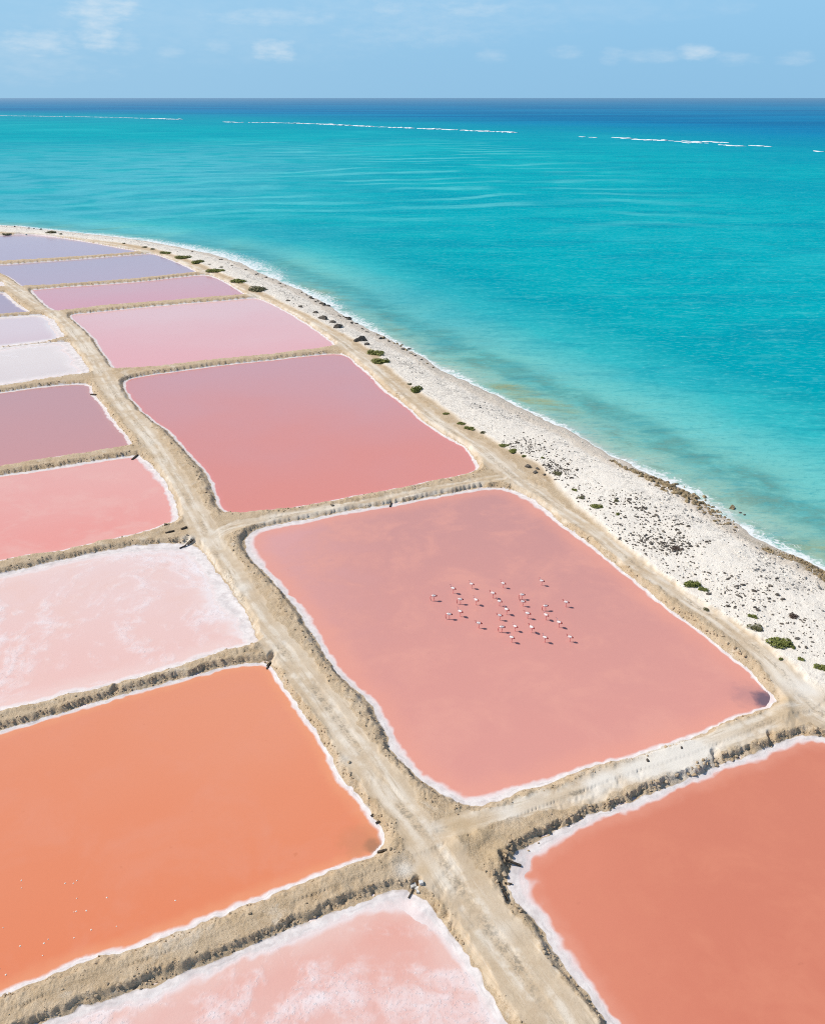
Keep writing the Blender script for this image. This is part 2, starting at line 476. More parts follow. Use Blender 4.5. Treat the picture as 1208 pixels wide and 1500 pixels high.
# heaps of bulldozed soil at the junction
for (px, py, r, h) in [(676, 1232, 1.3, .5), (706, 1222, 1.0, .35), (1012, 1056 + 0, 0, 0), (1148, 1024, .9, .35), (1150, 1045, 1.4, .4), (735, 1250, 1.6, .45), (620, 1320, 1.0, .3)]:
    if r:
        hx, hy = G(px, py, 1.0)
        Z = Z + h * np.exp(-((X - hx) ** 2 + (Y - hy) ** 2) / (r * r)) * (0.5 + n_mid)
# beach: storm ridge of coral shingle sloping to the waterline
BM = smooth(DB / 1.6 + 0.3) * (1 - ROADM)
ridge = fbm(X, Y, 6.0, 3, 51)
ZB = np.where(DC > 0, 1.25 * (1 - np.exp(-np.maximum(DC, 0) / 7.5)) + 0.35 * (ridge - .5) * smooth(DC / 8) + 0.16 * (n_mid - .5) * smooth(DC / 5) + 0.05 * (n_fine - .5), DC * 0.10)
ZB = ZB + 0.22 * np.exp(-((DC - 3.2 - 1.5 * (lowland - .5)) / 1.0) ** 2) * (0.3 + n_clod)
Z = Z * (1 - BM) + ZB * BM
SALT = smooth((np.minimum(0.12, WP * .3) - SDP + (n_mid - .5) * np.minimum(0.5, WP * .6)) / 0.22) * (1 - BM)
Z = Z.astype(np.float64)
Zg = Z.reshape(NR, NC)


def grid_ij(x, y):
    i = np.clip((np.log(np.maximum(y, Y0) / Y0) / RATIO), 0, NR - 1.001)
    hw = 0.45 * y + 14.7
    j = np.clip((x / hw + TW) / (2 * TW) * (NC - 1), 0, NC - 1.001)
    return i, j


def sample(F, x, y):
    i, j = grid_ij(np.asarray(x, float), np.asarray(y, float))
    i0, j0 = i.astype(int), j.astype(int)
    fi, fj = i - i0, j - j0
    F = F.reshape(NR, NC)
    return (F[i0, j0] * (1 - fi) * (1 - fj) + F[i0 + 1, j0] * fi * (1 - fj) + F[i0, j0 + 1] * (1 - fi) * fj + F[i0 + 1, j0 + 1] * fi * fj)


def zat(x, y):
    return float(sample(Z, [x], [y])[0])


def build_mesh(name, verts, faces, attrs=None, mat=None, smooth_shade=True, parent=None, mats=None, mi=None):
    me = bpy.data.meshes.new(name)
    nv, nf, k = len(verts), len(faces), faces.shape[1]
    me.vertices.add(nv)
    me.vertices.foreach_set('co', np.ascontiguousarray(verts, np.float32).ravel())
    me.loops.add(nf * k)
    me.loops.foreach_set('vertex_index', np.ascontiguousarray(faces, np.int32).ravel())
    me.polygons.add(nf)
    me.polygons.foreach_set('loop_start', np.arange(0, nf * k, k, dtype=np.int32))
    me.polygons.foreach_set('use_smooth', np.full(nf, smooth_shade, bool))
    for a, v in (attrs or {}).items():
        at = me.attributes.new(a, 'FLOAT', 'POINT')
        at.data.foreach_set('value', np.ascontiguousarray(v, np.float32))
    for m in (mats or ([mat] if mat else [])):
        me.materials.append(m)
    if mi is not None:
        me.polygons.foreach_set('material_index', np.ascontiguousarray(mi, np.int32))
    me.update(calc_edges=True)
    me.validate()
    o = bpy.data.objects.new(name, me)
    C.objects.link(o)
    if parent:
        o.parent = parent
    return o


def tag(o, label=None, cat=None, group=None, kind=None):
    for k, v in (('label', label), ('category', cat), ('group', group), ('kind', kind)):
        if v:
            o[k] = v
    return o


def sub_mesh(name, quad_mask, attrs, mat):
    q = quads[quad_mask]
    u, inv = np.unique(q, return_inverse=True)
    return build_mesh(name, np.stack([X[u], Y[u], Z[u]], 1), inv.reshape(q.shape), {k: v[u] for k, v in attrs.items()}, mat)


ii, jj = np.meshgrid(np.arange(NR - 1), np.arange(NC - 1), indexing='ij')
base = (ii * NC + jj).ravel()
quads = np.stack([base, base + 1, base + NC + 1, base + NC], 1)


# ------------------------------------------------------------------ ground material
def new_mat(name):
    m = bpy.data.materials.new(name)
    m.use_nodes = True
    t = NT(m.node_tree)
    t.n.clear()
    out = t.n.new('ShaderNodeOutputMaterial')
    b = t.n.new('ShaderNodeBsdfPrincipled')
    t.l.new(b.outputs[0], out.inputs[0])
    return m, t, b


def ground_material():
    m, t, b = new_mat('ground')
    P = t.pos()
    big = t.noise(P, 0.09, 4, .6)
    mid = t.noise(P, 0.7, 5, .65)
    fine = t.noise(P, 4.0, 5, .7)
    grit = t.noise(P, 14.0, 3, .7)
    soil = t.mix(t.step(mid, .3, .7), (.52, .375, .222), (.665, .515, .345))
    soil = t.mix(t.step(big, .35, .65, 0, .5), soil, (.60, .475, .325))
    soil = t.mix(t.step(fine, .62, .82, 0, .6), soil, (.70, .59, .44))
    soil = t.mix(t.step(fine, .38, .24, 0, .45), soil, (.30, .22, .13))
    stain = t.noise(P, .28, 5, .65, .6)
    soil = t.mix(t.step(stain, .55, .70, 0, .55), soil, (.76, .67, .545))
    soil = t.mix(t.step(stain, .44, .30, 0, .5), soil, (.50, .37, .225))
    # packed limestone track with paler wheel ruts and a rougher crown
    u = t.attr('track')
    cmb = t.n.new('ShaderNodeCombineXYZ')
    t.put(cmb.inputs[0], t.math('MULTIPLY', t.attr('side'), 2.2))
    t.put(cmb.inputs[1], t.math('MULTIPLY', t.attr('along'), .16))
    streak = t.noise(cmb.outputs[0], 1.0, 4, .65, .3)
    streak2 = t.noise(cmb.outputs[0], 3.1, 3, .6, .2)
    road = t.mix(t.step(mid, .25, .75), (.53, .40, .26), (.645, .515, .36))
    road = t.mix(t.math('MULTIPLY', t.attr('white'), t.step(big, .42, .62, .05, .6)), road, (.76, .68, .56))
    rutd = t.math('ABSOLUTE', t.math('SUBTRACT', t.math('ABSOLUTE', t.math('ADD', t.attr('side'), t.math('MULTIPLY', t.math('SUBTRACT', t.noise(P, .12, 2, .5), .5), 1.2))), .82))
    rut = t.math('MULTIPLY', t.step(rutd, .62, .10), t.step(t.noise(P, .35, 4, .65), .38, .60, .10, 1.0))
    road = t.mix(t.math('MULTIPLY', rut, .72), road, (.79, .71, .59))
    broad = t.math('MULTIPLY', t.step(t.noise(P, .075, 3, .6), .47, .62), t.step(u, .95, .45))
    road = t.mix(t.math('MULTIPLY', broad, t.step(streak, .34, .56, .35, .9)), road, (.765, .68, .555))
    road = t.mix(t.step(streak, .56, .72, 0, .40), road, (.80, .72, .60))
    road = t.mix(t.step(streak, .46, .32, 0, .60), road, (.47, .37, .25))
    road = t.mix(t.step(streak2, .58, .74, 0, .35), road, (.50, .42, .31))
    crown = t.math('MULTIPLY', t.step(u, .34, .10), t.step(t.noise(P, 2.4, 4, .75), .47, .60))
    road = t.mix(t.math('MULTIPLY', crown, t.step(t.noise(P, .13, 2, .5), .42, .58, 0, .75)), road, (.30, .255, .19))
    road = t.mix(t.step(fine, .66, .80, 0, .35), road, (.45, .37, .27))
    rm = t.step(t.math('ADD', t.attr('road'), t.math('MULTIPLY', t.math('SUBTRACT', t.math('ADD', t.math('MULTIPLY', fine, .5), t.math('MULTIPLY', mid, .5)), .5), 1.3)), .25, .75)
    col = t.mix(rm, soil, road)
    col = t.mix(t.math('MULTIPLY', t.attr('pale'), .85), col, (.80, .755, .67))
    col = t.mix(t.math('MULTIPLY', t.attr('ochre'), .75), col, (.54, .40, .24))
    grain = t.noise(P, 8.5, 3, .75)
    grain_amt = t.math('SUBTRACT', 1.0, t.math('MULTIPLY', rm, .55))
    col = t.mix(t.math('MULTIPLY', t.step(grain, .50, .34), t.math('MULTIPLY', grain_amt, .36)), col, (.26, .19, .11))
    col = t.mix(t.math('MULTIPLY', t.step(grain, .55, .70), t.math('MULTIPLY', grain_amt, .40)), col, (.78, .70, .57))
    # coral shingle
    sh = t.voro(P, 3.2)
    cell = t.n.new('ShaderNodeSeparateColor')
    t.put(cell.inputs[0], sh.outputs['Color'])
    sand = t.mix(t.step(mid, .3, .75), (.90, .82, .70), (.96, .89, .775))
    bandn = t.math('ADD', t.attr('inland'), t.math('MULTIPLY', t.math('SUBTRACT', big, .5), 9.0))
    greyband = t.math('MULTIPLY', t.step(t.noise(P, .35, 3, .6), .40, .62), t.math('MULTIPLY', t.step(bandn, 3.5, 6.0), t.step(bandn, 11.5, 7.5)))
    greyband = t.math('MULTIPLY', greyband, t.step(cell.outputs[0], .35, .75))
    sand = t.mix(t.math('MULTIPLY', greyband, .62), sand, (.26, .245, .225))
    dk = t.math('MULTIPLY', t.step(cell.outputs[1], .86, .92), t.math('MULTIPLY', t.step(t.noise(P, .22, 3, .6), .46, .62), t.step(t.attr('inland'), 9.0, 12.0)))
    sand = t.mix(t.math('MULTIPLY', dk, .40), sand, (.18, .15, .125))
    bandn2 = t.math('ADD', t.attr('inland'), t.math('MULTIPLY', t.math('SUBTRACT', t.noise(P, .3, 3, .6), .5), 2.0))
    tan = t.step(bandn2, 5.6, 3.4)
    sand = t.mix(t.math('MULTIPLY', tan, .75), sand, (.66, .565, .45))
    gv = t.math('MULTIPLY', t.step(bandn2, .4, 1.0), t.step(bandn2, 3.4, 2.2))
    gv = t.math('MULTIPLY', t.math('MULTIPLY', gv, t.attr('gravel')), t.step(t.noise(P, 3.4, 3, .7), .36, .54))
    sand = t.mix(t.math('MULTIPLY', gv, .85), sand, t.mix(cell.outputs[0], (.19, .135, .07), (.42, .33, .20)))
    wet = t.step(t.attr('inland'), 1.1, .1)
    sand = t.mix(t.math('MULTIPLY', wet, .6), sand, (.48, .42, .35))
    farsh = t.math('MULTIPLY', t.attr('stony'), t.step(cell.outputs[2], .25, .8))
    sand = t.mix(t.math('MULTIPLY', farsh, .42), sand, (.30, .27, .23))
    col = t.mix(t.attr('beach'), col, sand)
    rim = t.math('ADD', t.attr('rim'), t.math('MULTIPLY', t.math('SUBTRACT', t.noise(P, 1.2, 4, .6), .5), .7))
    # salt rim
    salt = t.mix(t.step(mid, .3, .7), (.66, .60, .575), (.86, .805, .765))
    salt = t.mix(t.step(t.noise(P, 1.5, 4, .6), .6, .75, 0, .5), salt, (.74, .60, .57))
    salt = t.mix(t.math('MULTIPLY', t.math('MULTIPLY', t.step(rim, -.66, -.52), t.step(rim, -.34, -.46)), t.step(t.noise(P, .55, 3, .6), .44, .60, 0, .5)), salt, (.56, .49, .47))
    salt = t.mix(t.step(t.noise(P, 7.0, 3, .7), .58, .74, 0, .28), salt, (.62, .55, .53))
    salt = t.mix(t.step(rim, -.55, -1.0, 0, .6), salt, (.80, .645, .61))
    salt = t.mix(t.step(rim, -.15, .05, 0, .55), salt, (.50, .43, .37))
    sm = t.step(t.math('ADD', t.attr('salt'), t.math('MULTIPLY', t.math('SUBTRACT', fine, .5), .6)), .35, .65)
    col = t.mix(sm, col, salt)
    t.put(b.inputs['Base Color'], col)
    b.inputs['Roughness'].default_value = .92
    b.inputs['Specular IOR Level'].default_value = .15
    h = t.math('ADD', t.math('MULTIPLY', fine, .7), t.math('MULTIPLY', grit, .3))
    amt = t.math('SUBTRACT', 1.0, t.math('MAXIMUM', t.math('MULTIPLY', rm, .75), t.math('MULTIPLY', sm, .75)))
    n1 = t.bump(h, t.math('MULTIPLY', amt, .9), .22)
    n2 = t.bump(t.math('SUBTRACT', 1.0, sh.outputs['Distance']), t.math('MULTIPLY', t.attr('beach'), .28), .10, n1)
    t.put(b.inputs['Normal'], n2)
    return m


M_ground = ground_material()
STONY = smooth((GY.ravel() - 135) / 60) * BM
PALE = np.zeros(X.shape)
OCHRE = np.zeros(X.shape)
blob_n = .35 + 1.3 * fbm(X, Y, 2.4, 3, 81)
for (arr, lst) in ((PALE, [(1185, 1004, 2.6, 1.0), (985, 1106, 2.4, 1.3), (1020, 1094, 2.2, 1.1), (950, 1117, 2.0, 1.3), (1004, 1099, 1.8, 1.0), (925, 1126, 1.4, .9), (890, 1137, 1.2, .8), (870, 1147, 1.2, .8), (742, 1188, 1.0, .9), (640, 1210, .8, .6), (592, 1270, .9, .8), (275, 787, 1.2, .8), (735, 1360, .8, .5), (352, 858, 1.5, .6), (505, 1110, .8, .6)]),
                   (OCHRE, [(1149, 1023, .9, 1.0), (1150, 1048, 1.6, .8), (700, 1225, 2.2, 1.0), (728, 1262, 2.0, .9), (670, 1205, 1.5, .6), (655, 1190, 1.2, .5), (760, 1230, 1.5, .7), (590, 1225, 1.2, .6), (620, 1272, .9, .7), (720, 1215, 1.5, .6), (640, 1320, 1.0, .7), (780, 1345, .9, .7), (660, 670, 3.0, .7), (600, 585, 3.0, .6), (720, 700, 3.0, .6), (560, 555, 2.5, .6), (640, 640, 2.5, .6)])):
    for (px, py, r, a) in lst:
        bx_, by_ = G(px, py, 1.0)
        arr += a * np.exp(-((X - bx_) ** 2 + (Y - by_) ** 2) / (r * r)) * blob_n
g_attrs = dict(pale=np.clip(PALE, 0, 1), ochre=np.clip(OCHRE, 0, 1), road=ROADM * onland, along=ALONG, side=SIDE, rim=np.clip(SDP / np.maximum(WP, .1), -2, 2), track=np.clip(ROADU, 0, 9), white=ROADW, beach=BM, salt=SALT, inland=np.clip(DC, -5, 60), stony=STONY, gravel=smooth((128 - Y) / 20) * BM)
SW = SDP + WP
qmin_dc = DC[quads].max(1)
keep = (SW[quads].max(1) > -1.4) & (qmin_dc > -3.0)
qb, qs, qr = BM[quads].mean(1), SALT[quads].mean(1), (ROADM * onland)[quads].mean(1)
cls = np.where(qb > .5, 0, np.where(qs > .5, 1, np.where(qr > .5, 2, 3)))
for c, nm, lb in [(0, 'beach', 'white coral shingle beach running between the coast road and the sea'), (1, 'salt_crust', 'white salt crust rimming the evaporation ponds'),
                  (2, 'dirt_track', 'pale packed dirt tracks on top of the dikes and along the coast'), (3, 'ground', 'tan earth dikes and banks between the coloured ponds')]:
    tag(sub_mesh(nm, keep & (cls == c), g_attrs, M_ground), lb, None, None, 'structure')


# ------------------------------------------------------------------ ponds
def pond_material(name, far, near, edge, gain=(1, 1, 1), edge_w=1.2, cloud=None, cloud_amt=.4, crust=0.0, spots=(), spec=.35, tint_left=None):
    m, t, b = new_mat(name)
    P = t.pos()
    gm = lambda c: tuple(min(.97, p * q) for p, q in zip(c, gain)) if c is not None else None
    far, near, edge, cloud, tint_left = gm(far), gm(near), gm(edge), gm(cloud), gm(tint_left)
    s = t.attr('shore')
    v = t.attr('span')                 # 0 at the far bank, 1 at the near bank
    n0 = t.noise(P, .030, 3, .55)
    n1 = t.noise(P, .11, 4, .6, .6)
    n2 = t.noise(P, .55, 5, .65, .4)
    n3 = t.noise(P, 3.0, 5, .7)
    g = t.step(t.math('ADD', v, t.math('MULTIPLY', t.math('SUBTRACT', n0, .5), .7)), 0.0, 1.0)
    col = t.mix(g, far, near)  # bank-to-bank gradient: painted sky reflection plus the brine's own colour
    if tint_left is not None:
        col = t.mix(t.step(t.math('ADD', t.attr('across'), t.math('MULTIPLY', t.math('SUBTRACT', n1, .5), .35)), .34, .0, 0, .8), col, tint_left)
    if cloud is not None:
        col = t.mix(t.step(t.math('ADD', t.math('MULTIPLY', n1, .75), t.math('MULTIPLY', n2, .25)), .44, .68, 0, cloud_amt), col, cloud)
    col = t.mix(t.step(n2, .60, .80, 0, .10), col, sc(near, .82))
    fleck = t.math('MULTIPLY', t.step(t.noise(P, .75, 2, .5), .70, .78), t.step(n1, .45, .6))
    col = t.mix(t.math('MULTIPLY', fleck, .28), col, sc(near, .66))
    # shallow brine over the salt shelf, uneven
    e = t.math('ADD', s, t.math('MULTIPLY', t.math('SUBTRACT', n2, .5), edge_w * 1.3))
    col = t.mix(t.step(e, edge_w * 2.2, edge_w * .2, 0, .6), col, edge)
    col = t.mix(t.step(t.math('DIVIDE', t.math('ADD', s, t.math('MULTIPLY', t.math('SUBTRACT', n2, .5), .5)), t.math('MAXIMUM', t.attr('rimw'), .55)), .62, -.05, 0, .85), col, (.80, .72, .70))
    rough = .16
    if crust > 0:
        ns = t.noise(P, .055, 5, .6, 1.6)
        cm = t.step(t.math('ADD', t.math('MULTIPLY', ns, .72), t.math('MULTIPLY', n2, .28)), .60 - .22 * crust, .74 - .14 * crust)
        lace = t.voro(P, 1.1, 'DISTANCE_TO_EDGE').outputs['Distance']
        cm2 = t.math('MULTIPLY', t.step(n3, .54, .66), t.step(ns, .46, .62))
        col = t.mix(t.math('MULTIPLY', cm, .74), col, (.86, .805, .80))
        col = t.mix(t.math('MULTIPLY', cm2, .55), col, (.90, .87, .87))
        rough = .5
        hh = t.math('ADD', t.math('MULTIPLY', cm, .5), t.math('MULTIPLY', cm2, .5))
        nrm = t.bump(hh, .5, .14)
        nrm = t.bump(n3, .25, .05, nrm)
    else:
        nrm = t.bump(t.noise(P, 1.6, 4, .6), .05, .04)
    for (px, py, r, c, amt) in spots:
        sx, sy = G(px, py)
        dn = t.n.new('ShaderNodeVectorMath')
        dn.operation = 'DISTANCE'
        t.put(dn.inputs[0], P)
        dn.inputs[1].default_value = (sx, sy, 0)
        dd = t.math('ADD', dn.outputs['Value'], t.math('MULTIPLY', t.math('SUBTRACT', n2, .5), r * 1.6))
        col = t.mix(t.step(dd, r * 1.25, r * .3, 0, amt), col, c)
    t.put(b.inputs['Base Color'], col)
    b.inputs['Roughness'].default_value = rough
    b.inputs['IOR'].default_value = 1.33
    b.inputs['Specular IOR Level'].default_value = spec
    t.put(b.inputs['Normal'], nrm)
    return m


K = 0.92
S = lambda r, g, b: sc(L(r, g, b), K)
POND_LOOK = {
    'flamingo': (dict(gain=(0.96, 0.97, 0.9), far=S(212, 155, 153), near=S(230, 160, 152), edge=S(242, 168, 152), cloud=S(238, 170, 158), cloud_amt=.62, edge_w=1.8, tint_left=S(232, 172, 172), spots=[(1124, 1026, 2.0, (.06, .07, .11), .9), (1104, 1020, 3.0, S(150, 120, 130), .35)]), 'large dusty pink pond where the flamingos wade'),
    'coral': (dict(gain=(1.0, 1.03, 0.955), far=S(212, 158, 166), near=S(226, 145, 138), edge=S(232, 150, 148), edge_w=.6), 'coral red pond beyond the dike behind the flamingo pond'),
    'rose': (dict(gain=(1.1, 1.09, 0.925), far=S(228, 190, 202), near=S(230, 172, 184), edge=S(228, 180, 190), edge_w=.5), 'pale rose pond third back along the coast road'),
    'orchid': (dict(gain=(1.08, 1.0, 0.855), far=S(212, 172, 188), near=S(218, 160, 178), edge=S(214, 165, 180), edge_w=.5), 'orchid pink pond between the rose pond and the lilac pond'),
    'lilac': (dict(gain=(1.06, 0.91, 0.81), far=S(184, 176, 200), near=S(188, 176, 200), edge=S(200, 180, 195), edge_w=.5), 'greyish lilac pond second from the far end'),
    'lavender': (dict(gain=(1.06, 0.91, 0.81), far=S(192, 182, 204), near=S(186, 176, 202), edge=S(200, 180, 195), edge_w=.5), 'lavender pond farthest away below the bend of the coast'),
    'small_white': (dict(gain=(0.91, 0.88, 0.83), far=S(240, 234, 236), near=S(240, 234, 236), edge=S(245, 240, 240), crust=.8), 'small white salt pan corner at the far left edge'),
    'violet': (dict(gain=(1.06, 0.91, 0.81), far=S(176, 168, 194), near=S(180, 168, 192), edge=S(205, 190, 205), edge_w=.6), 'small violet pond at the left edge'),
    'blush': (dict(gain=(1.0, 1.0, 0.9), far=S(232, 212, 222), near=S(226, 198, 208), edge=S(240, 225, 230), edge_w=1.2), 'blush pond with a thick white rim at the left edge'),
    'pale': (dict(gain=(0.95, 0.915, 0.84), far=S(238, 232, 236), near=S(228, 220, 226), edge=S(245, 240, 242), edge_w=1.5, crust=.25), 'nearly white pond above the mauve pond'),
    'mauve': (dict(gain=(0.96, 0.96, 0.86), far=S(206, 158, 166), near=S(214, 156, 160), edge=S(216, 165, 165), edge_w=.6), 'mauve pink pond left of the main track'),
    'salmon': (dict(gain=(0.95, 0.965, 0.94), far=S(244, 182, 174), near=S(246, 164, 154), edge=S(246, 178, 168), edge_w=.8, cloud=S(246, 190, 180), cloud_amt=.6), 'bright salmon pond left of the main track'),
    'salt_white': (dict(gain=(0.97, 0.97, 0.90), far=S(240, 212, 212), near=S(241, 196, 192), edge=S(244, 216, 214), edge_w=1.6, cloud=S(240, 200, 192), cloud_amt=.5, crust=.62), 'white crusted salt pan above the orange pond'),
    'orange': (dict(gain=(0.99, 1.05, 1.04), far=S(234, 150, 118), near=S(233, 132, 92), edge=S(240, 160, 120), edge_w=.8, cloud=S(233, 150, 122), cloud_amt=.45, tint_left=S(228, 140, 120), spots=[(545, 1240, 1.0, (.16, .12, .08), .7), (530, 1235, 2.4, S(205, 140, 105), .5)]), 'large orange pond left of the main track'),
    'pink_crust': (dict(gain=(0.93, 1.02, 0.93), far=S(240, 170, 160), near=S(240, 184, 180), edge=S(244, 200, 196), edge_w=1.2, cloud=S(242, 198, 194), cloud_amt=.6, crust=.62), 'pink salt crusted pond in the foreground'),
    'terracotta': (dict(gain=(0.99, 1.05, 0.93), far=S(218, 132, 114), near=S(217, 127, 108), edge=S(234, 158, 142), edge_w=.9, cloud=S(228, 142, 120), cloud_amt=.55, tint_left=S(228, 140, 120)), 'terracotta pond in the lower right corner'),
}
STR = 2
rsel = np.arange(0, NR, STR)
csel = np.arange(0, NC, STR)
for nm, (kw, lb) in POND_LOOK.items():
    idx, sd, wv = pond_fields[nm]
    F = np.full(X.shape, 50.0, np.float32)
    F[idx] = sd
    W_ = np.full(X.shape, .5, np.float32)
    W_[idx] = wv
    F = F.reshape(NR, NC)[np.ix_(rsel, csel)]
    Wv = W_.reshape(NR, NC)[np.ix_(rsel, csel)].ravel()
    gx, gy = GX[np.ix_(rsel, csel)].ravel(), GY[np.ix_(rsel, csel)].ravel()
    nr, nc = F.shape
    a, bq = np.meshgrid(np.arange(nr - 1), np.arange(nc - 1), indexing='ij')
    bb = (a * nc + bq).ravel()
    q = np.stack([bb, bb + 1, bb + nc + 1, bb + nc], 1)
    Fr = F.ravel()
    q = q[Fr[q].min(1) < 0.15]
    if len(q) == 0:
        continue
    u, inv = np.unique(q, return_inverse=True)
    pts = PONDS[nm]['ground']
    ylo, yhi = max(pts[:, 1].min(), 36), pts[:, 1].max()
    xlo, xhi = pts[:, 0].min(), pts[:, 0].max()
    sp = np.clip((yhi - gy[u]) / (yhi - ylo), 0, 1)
    ac = np.clip((gx[u] - xlo) / (xhi - xlo), 0, 1)
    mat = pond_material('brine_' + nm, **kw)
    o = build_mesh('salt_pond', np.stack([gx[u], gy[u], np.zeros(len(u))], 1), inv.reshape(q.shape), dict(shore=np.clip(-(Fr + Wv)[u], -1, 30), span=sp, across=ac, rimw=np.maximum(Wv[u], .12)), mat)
    tag(o, lb, None, 'evaporation ponds', 'structure')

# ------------------------------------------------------------------ sea
REEF = [(-900, 165), (-300, 166.5), (0, 169.5), (140, 171.5), (265, 175), (395, 179), (480, 182.5), (600, 187.5), (757, 194.5), (850, 201), (950, 206), (1088, 213.5), (1208, 223), (1500, 243), (2000, 275)]
reef_g = catmull(ground_line(REEF), 3, False)
yr = [Y0]
while yr[-1] < 150000:
    yv = yr[-1]
    yr.append(yv * math.exp(.0058 if yv < 700 else .012 if yv < 4000 else .08))
yr = np.array(yr)
tc_ = np.linspace(-2.1, 2.1, 720)
sx = ((0.45 * yr + 14.7)[:, None] * tc_[None, :])
sy = np.repeat(yr[:, None], 720, 1)
sxf, syf = sx.ravel(), sy.ravel()
d1, s1, _, _, _, _ = seg_field(sxf, syf, coast_g, False)
sdc = -s1 * d1 + (fbm(sxf, syf, 9.0, 3, 11) - .5) * 2.6 + (fbm(sxf, syf, 2.0, 2, 12) - .5) * 0.9
d2, s2, _, _, _, _ = seg_field(sxf, syf, reef_g, False)
sdr = s2 * d2
sdr[syf > 9000] = np.abs(sdr[syf > 9000])
sdc = np.where(syf > 3000, -np.abs(sdc), sdc)
nr, nc = sx.shape
a, bq = np.meshgrid(np.arange(nr - 1), np.arange(nc - 1), indexing='ij')
bb = (a * nc + bq).ravel()
q = np.stack([bb, bb + 1, bb + nc + 1, bb + nc], 1)
q = q[sdc[q].min(1) < 0.6]
u, inv = np.unique(q, return_inverse=True)
# how strongly the surf breaks along the shore
foam_w = 1.0 + 2.2 * fbm(sxf, syf, 30.0, 2, 61)
for (px, py, r, amt) in [(330, 375, 32, 9.0), (380, 394, 28, 13.0), (270, 362, 34, 8.0), (478, 435, 20, 9.0), (540, 472, 14, 4.0), (200, 350, 40, 4.0), (100, 340, 60, 4.0), (670, 548, 8, 2.5), (965, 695, 8, 2.5), (1030, 735, 10, 3.0), (1150, 795, 8, 2.5)]:
    fx, fy = G(px, py)
    foam_w = foam_w + amt * np.exp(-((sxf - fx) ** 2 + (syf - fy) ** 2) / r ** 2)


